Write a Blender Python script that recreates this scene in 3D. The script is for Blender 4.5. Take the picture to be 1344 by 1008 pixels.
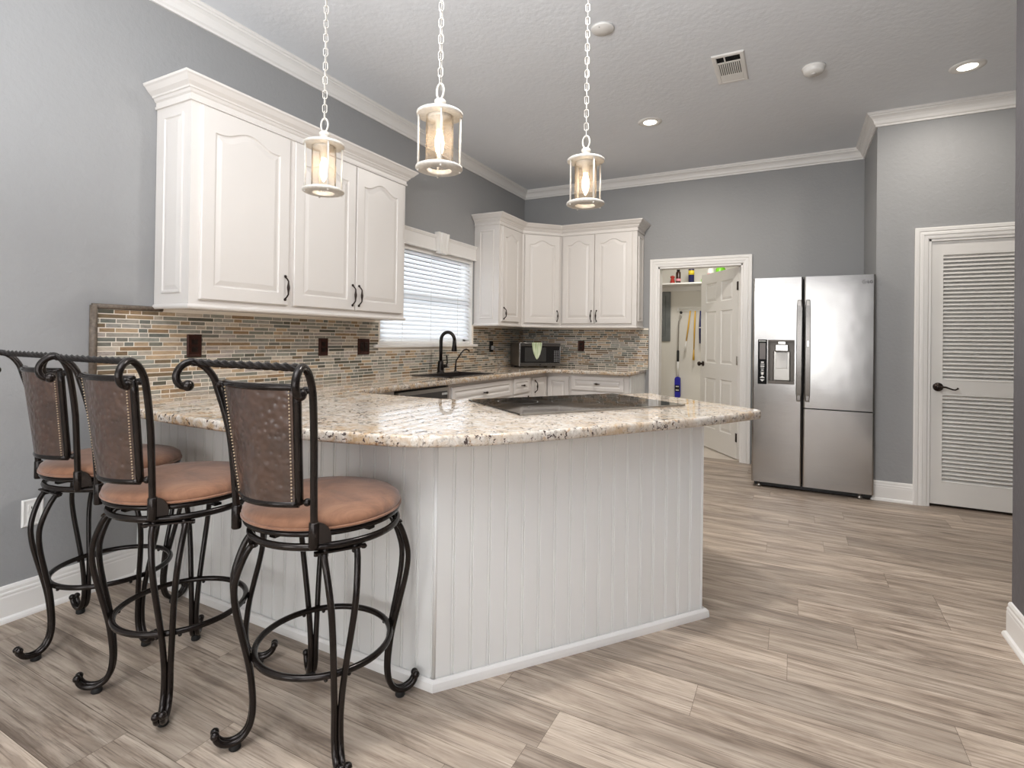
import bpy, math, random
from mathutils import Vector, Matrix
from mathutils.geometry import tessellate_polygon

# ------------------------------------------------------------------ scene, camera, light
for o in list(bpy.data.objects):
    bpy.data.objects.remove(o)
SC = bpy.context.scene
COL = SC.collection
PI = math.pi
random.seed(7)

cam = bpy.data.cameras.new('camera')
cam.sensor_fit = 'HORIZONTAL'
cam.sensor_width = 36.0
cam.lens = 36.0 * 703.235 / 1344.0
cam.shift_y = -(504.0 - 440.713) / 1344.0
cam.clip_start = 0.02
cam.clip_end = 100
cam_o = bpy.data.objects.new('camera', cam)
COL.objects.link(cam_o)
_yaw, _pit, _rol = [math.radians(a) for a in (-27.618, 0.328, 0.776)]
_fw = Vector((math.sin(_yaw) * math.cos(_pit), math.cos(_yaw) * math.cos(_pit), math.sin(_pit)))
_rt = Vector((math.cos(_yaw), -math.sin(_yaw), 0))
_up = _rt.cross(_fw)
_r2 = _rt * math.cos(_rol) + _up * math.sin(_rol)
_u2 = _up * math.cos(_rol) - _rt * math.sin(_rol)
_m = Matrix((_r2, _u2, -_fw)).transposed().to_4x4()
_m.translation = (2.948, -5.925, 1.228)
cam_o.matrix_world = _m
SC.camera = cam_o

SC.view_settings.view_transform = 'Standard'
SC.view_settings.look = 'None'
SC.view_settings.gamma = 1.0
SC.view_settings.use_curve_mapping = False
SC.view_settings.exposure = 0.06
SC.cycles.use_denoising = True
SC.cycles.max_bounces = 10
SC.cycles.diffuse_bounces = 5
SC.cycles.glossy_bounces = 5
SC.cycles.transparent_max_bounces = 16
SC.cycles.sample_clamp_indirect = 6.0
SC.cycles.caustics_reflective = False
SC.cycles.caustics_refractive = False

world = bpy.data.worlds.new('daylight')
SC.world = world
world.use_nodes = True
_bg = world.node_tree.nodes['Background']
_bg.inputs['Color'].default_value = (0.92, 0.96, 1.0, 1)
_bg.inputs['Strength'].default_value = 8.0


def area_light(name, loc, target, sx, sy, power, color=(1, 1, 1)):
    l = bpy.data.lights.new(name, 'AREA')
    l.shape = 'RECTANGLE'
    l.size, l.size_y, l.energy, l.color = sx, sy, power, color
    o = bpy.data.objects.new(name, l)
    COL.objects.link(o)
    o.location = loc
    d = Vector(target) - Vector(loc)
    o.rotation_euler = d.to_track_quat('-Z', 'Y').to_euler()
    return o


# daylight through the windows of the dining end, behind the camera
area_light('window_daylight', (3.15, -8.93, 1.45), (3.15, 0, 1.45), 0.75, 1.9, 26, (0.97, 0.985, 1.0))
area_light('window_daylight', (1.2, -8.93, 1.5), (1.2, 0, 1.5), 1.3, 1.8, 38, (0.97, 0.985, 1.0))
area_light('patio_daylight', (3.74, -7.4, 1.25), (0, -7.0, 1.2), 2.2, 2.1, 62, (0.97, 0.985, 1.0))
# added upward fill without a fixture, standing in for flash bounced off the ceiling
area_light('ceiling_bounce_fill', (2.2, -6.2, 1.9), (2.2, -6.0, 3.0), 0.7, 0.7, 140, (0.96, 0.98, 1.0))
# added downward fill just below the ceiling, out of view, no fixtures
for _x, _y, _e in ((1.6, -6.3, 9), (2.5, -3.75, 32)):
    area_light('overhead_fill', (_x, _y, 3.035), (_x, _y, 0), 0.16, 0.16, _e, (1.0, 0.98, 0.95))


# ------------------------------------------------------------------ materials
def new_mat(name):
    m = bpy.data.materials.new(name)
    m.use_nodes = True
    nt = m.node_tree
    return m, nt, nt.nodes, nt.links, nt.nodes['Principled BSDF']


def coord(nt, kind='Object', scale=(1, 1, 1)):
    tc = nt.nodes.new('ShaderNodeTexCoord')
    mp = nt.nodes.new('ShaderNodeMapping')
    mp.inputs['Scale'].default_value = scale
    nt.links.new(tc.outputs[kind], mp.inputs['Vector'])
    return mp.outputs['Vector']


def noise(nt, vec, scale, detail=4, rough=0.55, dist=0.0):
    n = nt.nodes.new('ShaderNodeTexNoise')
    n.inputs['Scale'].default_value = scale
    n.inputs['Detail'].default_value = detail
    n.inputs['Roughness'].default_value = rough
    n.inputs['Distortion'].default_value = dist
    if vec is not None:
        nt.links.new(vec, n.inputs['Vector'])
    return n.outputs['Fac']


def ramp(nt, fac, stops, interp='LINEAR'):
    r = nt.nodes.new('ShaderNodeValToRGB')
    r.color_ramp.interpolation = interp
    el = r.color_ramp.elements
    while len(el) < len(stops):
        el.new(0.5)
    for e, (p, c) in zip(el, stops):
        e.position = p
        e.color = (c[0], c[1], c[2], 1) if not isinstance(c, float) else (c, c, c, 1)
    nt.links.new(fac, r.inputs['Fac'])
    return r.outputs['Color']


def mixc(nt, fac, a, b, mode='MIX'):
    n = nt.nodes.new('ShaderNodeMix')
    n.data_type = 'RGBA'
    n.blend_type = mode
    for s, v in ((n.inputs[0], fac), (n.inputs[6], a), (n.inputs[7], b)):
        if hasattr(v, 'links'):
            nt.links.new(v, s)
        elif isinstance(v, (int, float)):
            s.default_value = v
        else:
            s.default_value = (v[0], v[1], v[2], 1)
    return n.outputs[2]


def bump(nt, bsdf, height, strength, dist=0.01):
    b = nt.nodes.new('ShaderNodeBump')
    b.inputs['Strength'].default_value = strength
    b.inputs['Distance'].default_value = dist
    nt.links.new(height, b.inputs['Height'])
    nt.links.new(b.outputs['Normal'], bsdf.inputs['Normal'])


def srgb(r, g, b):
    f = lambda c: (c / 255 / 12.92) if c <= 10 else ((c / 255 + 0.055) / 1.055) ** 2.4
    return (f(r), f(g), f(b))


def simple(name, col, rough=0.5, metal=0.0, var=0.0, vscale=8, bmp=0.0, bscale=60, coat=0.0, spec=0.5):
    m, nt, nd, lk, p = new_mat(name)
    p.inputs['Roughness'].default_value = rough
    p.inputs['Metallic'].default_value = metal
    p.inputs['Specular IOR Level'].default_value = spec
    if coat:
        p.inputs['Coat Weight'].default_value = coat
        p.inputs['Coat Roughness'].default_value = 0.1
    v = coord(nt)
    if var > 0:
        f = noise(nt, v, vscale, 3)
        c = ramp(nt, f, [(0.3, tuple(x * (1 - var) for x in col)), (0.7, tuple(min(1, x * (1 + var)) for x in col))])
        lk.new(c, p.inputs['Base Color'])
    else:
        p.inputs['Base Color'].default_value = (*col, 1)
    if bmp > 0:
        bump(nt, p, noise(nt, v, bscale, 3), bmp, 0.004)
    return m


M_WALL = simple('grey_wall_paint', srgb(151, 151, 151), 0.55, var=0.02, vscale=1.5, bmp=0.55, bscale=38)
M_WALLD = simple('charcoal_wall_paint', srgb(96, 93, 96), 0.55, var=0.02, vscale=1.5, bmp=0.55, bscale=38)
M_CEIL = simple('ceiling_texture', srgb(226, 229, 233), 0.8, var=0.01, bmp=0.6, bscale=30)
M_CAB = simple('white_cabinet_paint', srgb(219, 214, 209), 0.35, var=0.008, vscale=3)
M_TRIM = simple('white_trim_paint', srgb(234, 231, 227), 0.4)
M_BASE = simple('peninsula_paint', srgb(231, 230, 227), 0.45)
M_DOOR = simple('white_door_paint', srgb(228, 225, 220), 0.4)
M_LAUN = simple('cream_laundry_paint', srgb(221, 217, 208), 0.6, bmp=0.3, bscale=40)
M_BRONZE = simple('oil_rubbed_bronze', srgb(52, 42, 37), 0.32, 0.75, var=0.35, vscale=40)
M_IRON = simple('dark_iron_paint', srgb(35, 29, 26), 0.2, 0.5, var=0.3, vscale=18, bmp=0.15, bscale=90)
M_BLACK = simple('black_plastic', srgb(18, 18, 19), 0.3)
M_DARK = simple('dark_gap', srgb(14, 13, 12), 0.8)
M_RUB = simple('black_rubber', srgb(20, 19, 18), 0.6)
M_FAUC = simple('dark_bronze_faucet', srgb(38, 34, 32), 0.28, 0.8, var=0.2, vscale=30)
M_ODARK = simple('outlet_bronze', srgb(62, 34, 26), 0.35, 0.5, var=0.3, vscale=50)
M_PWHITE = simple('white_plastic', srgb(232, 230, 226), 0.4)
M_CHROME = simple('polished_metal', srgb(200, 198, 194), 0.15, 1.0)
M_PEND = simple('distressed_white_metal', srgb(204, 199, 191), 0.45, 0.1, var=0.12, vscale=70, bmp=0.2, bscale=120)
M_GREYMET = simple('grey_painted_steel', srgb(112, 116, 116), 0.4, 0.4, var=0.15, vscale=9)
M_WOODY = simple('yellow_wood_handle', srgb(216, 170, 60), 0.5)
M_BLUE = simple('blue_plastic', srgb(36, 34, 160), 0.35)
M_NAVY = simple('navy_plastic', srgb(20, 24, 80), 0.35)
M_RED = simple('red_plastic', srgb(170, 48, 36), 0.4)
M_YEL = simple('yellow_label', srgb(225, 200, 50), 0.4)
M_LIME = simple('lime_plastic', srgb(120, 200, 40), 0.4)
M_PINK = simple('pink_label', srgb(225, 150, 160), 0.4)
M_AMBER = simple('dark_amber_plastic', srgb(60, 34, 20), 0.3)
M_STEELP = simple('satin_steel', srgb(176, 172, 166), 0.3, 0.9)
M_LCD = simple('grey_display', srgb(104, 96, 92), 0.25)
M_TILEF = simple('laundry_floor_tile', srgb(206, 196, 184), 0.3, var=0.06, vscale=5)


def mat_steel():
    m, nt, nd, lk, p = new_mat('brushed_stainless')
    p.inputs['Metallic'].default_value = 1.0
    v = coord(nt, 'Object', (1, 1, 160))
    f = noise(nt, v, 4, 4, 0.6)
    lk.new(ramp(nt, f, [(0.3, srgb(160, 157, 154)), (0.7, srgb(172, 169, 166))]), p.inputs['Base Color'])
    r = nd.new('ShaderNodeMapRange')
    r.inputs['To Min'].default_value = 0.15
    r.inputs['To Max'].default_value = 0.23
    lk.new(f, r.inputs['Value'])
    lk.new(r.outputs[0], p.inputs['Roughness'])
    big = noise(nt, coord(nt, 'Object', (1, 1, 0.8)), 3.0, 2)
    bump(nt, p, big, 0.12, 0.02)
    return m


M_STEEL = mat_steel()


def mat_granite():
    m, nt, nd, lk, p = new_mat('cream_granite')
    v = coord(nt)
    vs = coord(nt, 'Object', (1.0, 2.2, 1.0))
    base = ramp(nt, noise(nt, vs, 21, 9, 0.72, 0.8), [
        (0.27, srgb(92, 84, 80)), (0.38, srgb(148, 138, 128)), (0.46, srgb(208, 198, 184)),
        (0.56, srgb(230, 224, 215)), (0.68, srgb(210, 194, 170)), (0.82, srgb(172, 146, 114))])
    fine = ramp(nt, noise(nt, v, 95, 5, 0.75), [(0.34, srgb(112, 102, 96)), (0.45, srgb(206, 197, 186)), (0.75, srgb(236, 232, 227))])
    c = mixc(nt, 0.42, base, fine, 'MIX')
    big = ramp(nt, noise(nt, v, 1.1, 2, 0.5), [(0.36, 0.15), (0.54, 1.0)])
    sml = ramp(nt, noise(nt, v, 17, 4, 0.65, 0.8), [(0.42, 0.05), (0.60, 0.75)])
    gm = nd.new('ShaderNodeMath')
    gm.operation = 'MULTIPLY'
    lk.new(big, gm.inputs[0])
    lk.new(sml, gm.inputs[1])
    c = mixc(nt, gm.outputs[0], c, srgb(186, 150, 102))
    gate = ramp(nt, noise(nt, v, 9, 3, 0.6), [(0.40, 0.0), (0.54, 1.0)])
    spk = ramp(nt, noise(nt, v, 72, 3, 0.6, 0.5), [(0.57, 0.0), (0.61, 1.0)])
    k = nd.new('ShaderNodeMath')
    k.operation = 'MULTIPLY'
    lk.new(gate, k.inputs[0])
    lk.new(spk, k.inputs[1])
    c = mixc(nt, k.outputs[0], c, srgb(78, 64, 60))
    blot = ramp(nt, noise(nt, v, 34, 4, 0.6, 0.8), [(0.60, 0.0), (0.68, 0.6)])
    c = mixc(nt, blot, c, srgb(186, 142, 92))
    lk.new(c, p.inputs['Base Color'])
    p.inputs['Roughness'].default_value = 0.025
    p.inputs['Specular IOR Level'].default_value = 0.6
    return m


M_GRAN = mat_granite()


def mat_tile():
    m, nt, nd, lk, p = new_mat('slate_mosaic')
    g = nd.new('ShaderNodeNewGeometry')
    cols = [(182, 170, 154), (148, 146, 136), (124, 122, 112), (184, 160, 130), (160, 156, 148), (158, 134, 104), (132, 131, 119),
            (178, 167, 159), (92, 90, 78), (186, 162, 132), (150, 150, 140), (122, 104, 80), (198, 186, 170), (116, 118, 110),
            (150, 124, 94), (160, 154, 143)]
    st = [(i / len(cols), srgb(*c)) for i, c in enumerate(cols)]
    c = ramp(nt, g.outputs['Random Per Island'], st, 'CONSTANT')
    # per tile streaks
    tc = nd.new('ShaderNodeTexCoord')
    mp = nd.new('ShaderNodeMapping')
    mp.inputs['Scale'].default_value = (1, 1, 3.2)
    lk.new(tc.outputs['Object'], mp.inputs['Vector'])
    f = noise(nt, mp.outputs['Vector'], 30, 5, 0.65, 0.4)
    c2 = mixc(nt, 1.0, c, ramp(nt, f, [(0.28, (0.62, 0.6, 0.58)), (0.5, (0.97, 0.97, 0.97)), (0.72, (1.15, 1.11, 1.06))]), 'MULTIPLY')
    lk.new(c2, p.inputs['Base Color'])
    p.inputs['Roughness'].default_value = 0.42
    bump(nt, p, f, 0.5, 0.003)
    return m


M_TILE = mat_tile()
M_GROUT = simple('cream_grout', srgb(240, 232, 220), 0.8)
M_PENCIL = simple('stone_rope_trim', srgb(104, 92, 80), 0.55, var=0.4, vscale=60, bmp=0.6, bscale=120)


def mat_floor():
    m, nt, nd, lk, p = new_mat('vinyl_plank')
    g = nd.new('ShaderNodeNewGeometry')
    rnd = g.outputs['Random Per Island']
    tc = nd.new('ShaderNodeTexCoord')
    sx = nd.new('ShaderNodeSeparateXYZ')
    lk.new(tc.outputs['Object'], sx.inputs[0])

    def math_(op, a, b):
        n = nd.new('ShaderNodeMath')
        n.operation = op
        for i, q in enumerate((a, b)):
            if hasattr(q, 'links'):
                lk.new(q, n.inputs[i])
            else:
                n.inputs[i].default_value = q
        return n.outputs[0]

    off = math_('MULTIPLY', rnd, 97.0)
    X = math_('ADD', sx.outputs['X'], off)

    def vec(a, b):
        cx = nd.new('ShaderNodeCombineXYZ')
        lk.new(math_('MULTIPLY', X, a), cx.inputs[0])
        lk.new(math_('MULTIPLY', sx.outputs['Y'], b), cx.inputs[1])
        lk.new(off, cx.inputs[2])
        return cx.outputs[0]

    grain = noise(nt, vec(1.6, 26), 1.0, 8, 0.62, 0.5)
    fine = noise(nt, vec(4, 150), 1.0, 5, 0.7, 0.3)
    cath = noise(nt, vec(1.3, 7.5), 1.0, 5, 0.6, 2.2)
    c = ramp(nt, grain, [(0.28, srgb(104, 89, 78)), (0.42, srgb(150, 134, 120)), (0.54, srgb(176, 161, 147)), (0.72, srgb(204, 191, 177))])
    c = mixc(nt, 0.5, c, ramp(nt, cath, [(0.36, srgb(104, 90, 79)), (0.47, srgb(160, 145, 131)), (0.64, srgb(202, 188, 173))]))
    c = mixc(nt, ramp(nt, fine, [(0.34, 0.75), (0.5, 0.0)]), c, srgb(98, 83, 72))
    tone = ramp(nt, rnd, [(0.0, (0.82, 0.805, 0.785)), (0.5, (1.02, 1.0, 0.97)), (1.0, (1.21, 1.19, 1.155))])
    c = mixc(nt, 1.0, c, tone, 'MULTIPLY')
    lk.new(c, p.inputs['Base Color'])
    p.inputs['Roughness'].default_value = 0.42
    bump(nt, p, fine, 0.12, 0.002)
    return m


M_FLOOR = mat_floor()


def mat_suede():
    m, nt, nd, lk, p = new_mat('brown_suede')
    v = coord(nt)
    f = noise(nt, v, 7, 6, 0.65, 1.4)
    c = ramp(nt, f, [(0.3, srgb(96, 62, 40)), (0.5, srgb(128, 86, 60)), (0.7, srgb(148, 105, 76))])
    lk.new(c, p.inputs['Base Color'])
    p.inputs['Roughness'].default_value = 0.75
    p.inputs['Sheen Weight'].default_value = 0.35
    bump(nt, p, noise(nt, v, 26, 4), 0.3, 0.004)
    return m


M_SUEDE = mat_suede()


def mat_leather():
    m, nt, nd, lk, p = new_mat('embossed_leather')
    v = coord(nt)
    f = noise(nt, v, 9, 4, 0.6, 0.5)
    c = ramp(nt, f, [(0.3, srgb(48, 35, 29)), (0.7, srgb(84, 61, 49))])
    lk.new(c, p.inputs['Base Color'])
    p.inputs['Roughness'].default_value = 0.3
    p.inputs['Specular IOR Level'].default_value = 0.7
    vo = nd.new('ShaderNodeTexVoronoi')
    vo.feature = 'SMOOTH_F1'
    vo.inputs['Scale'].default_value = 52
    lk.new(v, vo.inputs['Vector'])
    p.inputs['Coat Weight'].default_value = 0.25
    p.inputs['Coat Roughness'].default_value = 0.22
    bump(nt, p, vo.outputs['Distance'], 0.75, 0.007)
    return m


M_LEATH = mat_leather()


def mat_blackglass():
    m, nt, nd, lk, p = new_mat('black_ceramic_glass')
    p.inputs['Base Color'].default_value = (0.012, 0.011, 0.011, 1)
    p.inputs['Roughness'].default_value = 0.04
    p.inputs['Specular IOR Level'].default_value = 0.8
    return m


M_BGLASS = mat_blackglass()


def mat_pane(name, tint=(1, 1, 1), bub=False):
    m, nt, nd, lk, p = new_mat(name)
    out = nd['Material Output']
    tr = nd.new('ShaderNodeBsdfTransparent')
    tr.inputs['Color'].default_value = (*tint, 1)
    gl = nd.new('ShaderNodeBsdfGlossy')
    gl.inputs['Roughness'].default_value = 0.06
    fr = nd.new('ShaderNodeFresnel')
    fr.inputs['IOR'].default_value = 1.12 if bub else 1.45
    mx = nd.new('ShaderNodeMixShader')
    if bub:
        vo = nd.new('ShaderNodeTexVoronoi')
        vo.inputs['Scale'].default_value = 110
        lk.new(coord(nt), vo.inputs['Vector'])
        b = nd.new('ShaderNodeBump')
        b.inputs['Strength'].default_value = 0.9
        b.inputs['Distance'].default_value = 0.004
        h = ramp(nt, vo.outputs['Distance'], [(0.1, 1.0), (0.3, 0.0)])
        lk.new(h, b.inputs['Height'])
        lk.new(b.outputs['Normal'], gl.inputs['Normal'])
        lk.new(b.outputs['Normal'], fr.inputs['Normal'])
        df = nd.new('ShaderNodeBsdfTranslucent')
        df.inputs['Color'].default_value = (1, 0.86, 0.72, 1)
        m2 = nd.new('ShaderNodeMixShader')
        k = ramp(nt, vo.outputs['Distance'], [(0.08, 0.5), (0.24, 0.13)])
        lk.new(k, m2.inputs['Fac'])
        lk.new(tr.outputs[0], m2.inputs[1])
        lk.new(df.outputs[0], m2.inputs[2])
        base = m2.outputs[0]
    else:
        base = tr.outputs[0]
    lk.new(fr.outputs[0], mx.inputs['Fac'])
    lk.new(base, mx.inputs[1])
    lk.new(gl.outputs[0], mx.inputs[2])
    lk.new(mx.outputs[0], out.inputs['Surface'])
    return m


M_PANE = mat_pane('window_pane')
M_SEED = mat_pane('seeded_glass', (1, 0.98, 0.95), True)


def mat_emit(name, col, s):
    m, nt, nd, lk, p = new_mat(name)
    p.inputs['Base Color'].default_value = (*col, 1)
    p.inputs['Emission Color'].default_value = (*col, 1)
    p.inputs['Emission Strength'].default_value = s
    return m


M_BULB = mat_emit('lit_bulb', (1.0, 0.78, 0.52), 17)
M_LAMP = mat_emit('lit_downlight', (1.0, 0.9, 0.74), 6)


def mat_slat():
    m, nt, nd, lk, p = new_mat('white_blind_slat')
    out = nd['Material Output']
    p.inputs['Base Color'].default_value = (0.86, 0.87, 0.88, 1)
    p.inputs['Roughness'].default_value = 0.4
    t = nd.new('ShaderNodeBsdfTranslucent')
    t.inputs['Color'].default_value = (0.9, 0.94, 1.0, 1)
    mx = nd.new('ShaderNodeMixShader')
    mx.inputs['Fac'].default_value = 0.2
    lk.new(p.outputs[0], mx.inputs[1])
    lk.new(t.outputs[0], mx.inputs[2])
    lk.new(mx.outputs[0], out.inputs['Surface'])
    return m


M_SLAT = mat_slat()


# ------------------------------------------------------------------ mesh helpers
class MB:
    def __init__(s):
        s.v, s.f, s.sm, s.mi = [], [], [], []

    def face(s, idx, smooth=False, mi=0):
        s.f.append(tuple(idx))
        s.sm.append(smooth)
        s.mi.append(mi)

    def add(s, pts):
        n = len(s.v)
        s.v += [Vector(p) for p in pts]
        return list(range(n, n + len(pts)))

    def box(s, a, b, mi=0):
        (x0, y0, z0), (x1, y1, z1) = [min(p, q) for p, q in zip(a, b)], [max(p, q) for p, q in zip(a, b)]
        i = s.add([(x0, y0, z0), (x1, y0, z0), (x1, y1, z0), (x0, y1, z0), (x0, y0, z1), (x1, y0, z1), (x1, y1, z1), (x0, y1, z1)])
        for q in ((3, 2, 1, 0), (4, 5, 6, 7), (0, 1, 5, 4), (1, 2, 6, 5), (2, 3, 7, 6), (3, 0, 4, 7)):
            s.face([i[k] for k in q], False, mi)
        return s

    def fbox(s, F, s0, s1, z0, z1, d0, d1, mi=0):
        i = s.add([F(s0, z0, d0), F(s1, z0, d0), F(s1, z0, d1), F(s0, z0, d1), F(s0, z1, d0), F(s1, z1, d0), F(s1, z1, d1), F(s0, z1, d1)])
        for q in ((3, 2, 1, 0), (4, 5, 6, 7), (0, 1, 5, 4), (1, 2, 6, 5), (2, 3, 7, 6), (3, 0, 4, 7)):
            s.face([i[k] for k in q], False, mi)
        return s

    def loops(s, L, close_first=True, close_last=True, smooth=False, mi=0, cyclic=True):
        ids = [s.add(l) for l in L]
        n = len(L[0])
        for a, b in zip(ids, ids[1:]):
            for k in range(n if cyclic else n - 1):
                k2 = (k + 1) % n
                s.face((a[k], a[k2], b[k2], b[k]), smooth, mi)
        if close_first:
            s.face(list(reversed(ids[0])), False, mi)
        if close_last:
            s.face(ids[-1], False, mi)
        return s

    def lathe(s, c, prof, n=24, axis='z', smooth=True, mi=0, close=True):
        L = []
        for r, h in prof:
            l = []
            for k in range(n):
                a = 2 * PI * k / n
                x, y = r * math.cos(a), r * math.sin(a)
                l.append({'z': (c[0] + x, c[1] + y, c[2] + h), 'x': (c[0] + h, c[1] + x, c[2] + y), 'y': (c[0] + y, c[1] + h, c[2] + x)}[axis])
            L.append(l)
        return s.loops(L, close, close, smooth, mi)

    def tube(s, path, r, n=10, cyclic=False, smooth=True, mi=0, prof=None, twist=0.0, up=None):
        P = [Vector(p) for p in path]
        N = len(P)
        T = []
        for k in range(N):
            a = P[k - 1] if (k > 0 or cyclic) else P[k]
            b = P[(k + 1) % N] if (k < N - 1 or cyclic) else P[k]
            t = b - a
            T.append(t.normalized() if t.length > 1e-9 else Vector((0, 0, 1)))
        u = Vector(up) if up else (Vector((0, 0, 1)) if abs(T[0].z) < 0.9 else Vector((1, 0, 0)))
        u = (u - T[0] * u.dot(T[0])).normalized()
        L = []
        for k in range(N):
            u = (u - T[k] * u.dot(T[k])).normalized()
            w = T[k].cross(u)
            rr = r[k] if isinstance(r, (list, tuple)) else r
            tw = twist * k / max(1, N - 1)
            l = []
            for j in range(n):
                a = 2 * PI * j / n
                q = rr * (prof(a) if prof else 1.0)
                l.append(P[k] + u * q * math.cos(a + tw) + w * q * math.sin(a + tw))
            L.append(l)
        if cyclic:
            L.append(L[0])
        return s.loops(L, not cyclic, not cyclic, smooth, mi)

    def ball(s, c, r, n=12, sz=1.0, mi=0):
        pr = [(max(1e-4, r * math.sin(PI * k / 8)), -r * sz * math.cos(PI * k / 8)) for k in range(9)]
        return s.lathe(c, pr, n, 'z', True, mi)

    def prism(s, poly, z0, z1, mi=0):
        return s.loops([[(x, y, z0) for x, y in poly], [(x, y, z1) for x, y in poly]], True, True, False, mi)

    def sweep2d(s, path, prof, mi=0, smooth=False):
        """mitred sweep: path of (x,y), prof of (offset to the left-hand side, z)."""
        n = len(path)
        L = []
        for k in range(n):
            p = Vector(path[k])
            d1 = (Vector(path[k]) - Vector(path[k - 1])).normalized() if k > 0 else None
            d2 = (Vector(path[k + 1]) - Vector(path[k])).normalized() if k < n - 1 else None
            d1 = d1 or d2
            d2 = d2 or d1
            n1, n2 = Vector((-d1.y, d1.x)), Vector((-d2.y, d2.x))
            b = (n1 + n2)
            b = b / max(0.2, (1 + n1.dot(n2)))
            L.append([(p.x + b.x * o, p.y + b.y * o, z) for o, z in prof])
        return s.loops(L, True, True, smooth, mi)


MW = {}


def build(name, mb, mats, parent=None, local=False, bevel=0.0, seg=2):
    if not isinstance(mats, (list, tuple)):
        mats = [mats]
    me = bpy.data.meshes.new(name)
    inv = MW[parent].inverted() if (parent is not None and not local) else None
    vs = [tuple(inv @ v) for v in mb.v] if inv else [tuple(v) for v in mb.v]
    me.from_pydata(vs, [], mb.f)
    me.polygons.foreach_set('use_smooth', mb.sm)
    me.polygons.foreach_set('material_index', mb.mi)
    for m in mats:
        me.materials.append(m)
    me.update()
    import bmesh
    bm = bmesh.new()
    bm.from_mesh(me)
    bmesh.ops.recalc_face_normals(bm, faces=bm.faces)
    bm.to_mesh(me)
    bm.free()
    o = bpy.data.objects.new(name, me)
    COL.objects.link(o)
    if parent is not None:
        o.parent = parent
        MW[o] = MW[parent]
    else:
        MW[o] = Matrix()
    if bevel:
        b = o.modifiers.new('bevel', 'BEVEL')
        b.width = bevel
        b.segments = seg
        b.limit_method = 'ANGLE'
        b.angle_limit = math.radians(40)
    return o


def thing(name, label, cat, loc=(0, 0, 0), rz=0.0, group=None):
    o = bpy.data.objects.new(name, None)
    o.empty_display_size = 0.1
    COL.objects.link(o)
    o.location = loc
    o.rotation_euler = (0, 0, rz)
    MW[o] = Matrix.Translation(loc) @ Matrix.Rotation(rz, 4, 'Z')
    return tag(o, label, cat, group)


def tag(o, label, cat, group=None):
    o['label'] = label
    o['category'] = cat
    if group:
        o['group'] = group
    return o


def struct(name, mb, mats, label, cat, bevel=0.0):
    o = build(name, mb, mats, None, bevel=bevel)
    o['kind'] = 'structure'
    return tag(o, label, cat)


def copy_tree(o, parent=None):
    c = o.copy()
    COL.objects.link(c)
    if parent is not None:
        c.parent = parent
    for ch in list(o.children):
        copy_tree(ch, c)
    return c


def frame(O, U, N):
    O, U, N = Vector(O), Vector(U).normalized(), Vector(N).normalized()
    return lambda s, z, d: O + U * s + N * d + Vector((0, 0, z))


def rect_loop(F, s0, s1, z0, z1, d):
    return [F(s0, z0, d), F(s1, z0, d), F(s1, z1, d), F(s0, z1, d)]


ARC = 18


def arch_loop(F, s0, s1, z0, ztop, rise, d, arch_in=True):
    """bottom edge two points, then up the right side and along the arched top back to the left."""
    pts = [F(s0, z0, d), F(s1, z0, d)]
    c, hw = (s0 + s1) / 2, (s1 - s0) / 2
    for k in range(ARC + 1):
        t = 1 - 2 * k / ARC
        g = 0.0 if abs(t) > 0.82 else 0.5 + 0.5 * math.cos(PI * abs(t) / 0.82)
        z = ztop - rise + rise * g if arch_in else ztop
        pts.append(F(c + hw * t, z, d))
    return pts


def raised_door(m, F, s0, s1, z0, z1, t=0.019, rail=0.055, rise=0.05, d0=0.0):
    """door slab with a groove and raised, optionally arched, centre panel."""
    A = lambda i, d: arch_loop(F, s0 + rail + i, s1 - rail - i, z0 + rail + i, z1 - rail - i, rise, d0 + d)
    O = lambda d, e=0.0: arch_loop(F, s0 + e, s1 - e, z0 + e, z1 - e, 0, d0 + d, False)
    L = [O(0), O(t - 0.004), O(t, 0.004), A(0, t), A(0.004, t - 0.007), A(0.011, t - 0.008), A(0.034, t - 0.0015), A(0.037, t - 0.001)]
    m.loops(L, True, True)
    return m


def flat_door(m, F, s0, s1, z0, z1, t=0.019, rail=0.045, d0=0.0):
    R = lambda i, d: rect_loop(F, s0 + i, s1 - i, z0 + i, z1 - i, d0 + d)
    m.loops([R(0, 0), R(0, t - 0.004), R(0.004, t), R(rail, t), R(rail + 0.005, t - 0.006), R(rail + 0.012, t - 0.007), R(rail + 0.03, t - 0.001)], True, True)
    return m


def bail(F, s, z, ln, d, vert=True, so=0.03):
    """cabinet pull with two feet and a swollen grip."""
    m = MB()
    pts, rr = [], []
    n = 14
    for k in range(n + 1):
        t = k / n
        a = (t - 0.5) * ln
        h = so * min(1.0, math.sin(PI * t) * 1.7)
        r = 0.0045 + 0.0045 * math.exp(-((t - 0.5) / 0.13) ** 2)
        pts.append(F(s, z + a, d + h) if vert else F(s + a, z, d + h))
        rr.append(r)
    m.tube(pts, rr, 8)
    for e in (-0.5, 0.5):
        c = F(s, z + e * ln, d + 0.003) if vert else F(s + e * ln, z, d + 0.003)
        m.ball(c, 0.0085, 8)
    return m


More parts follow.
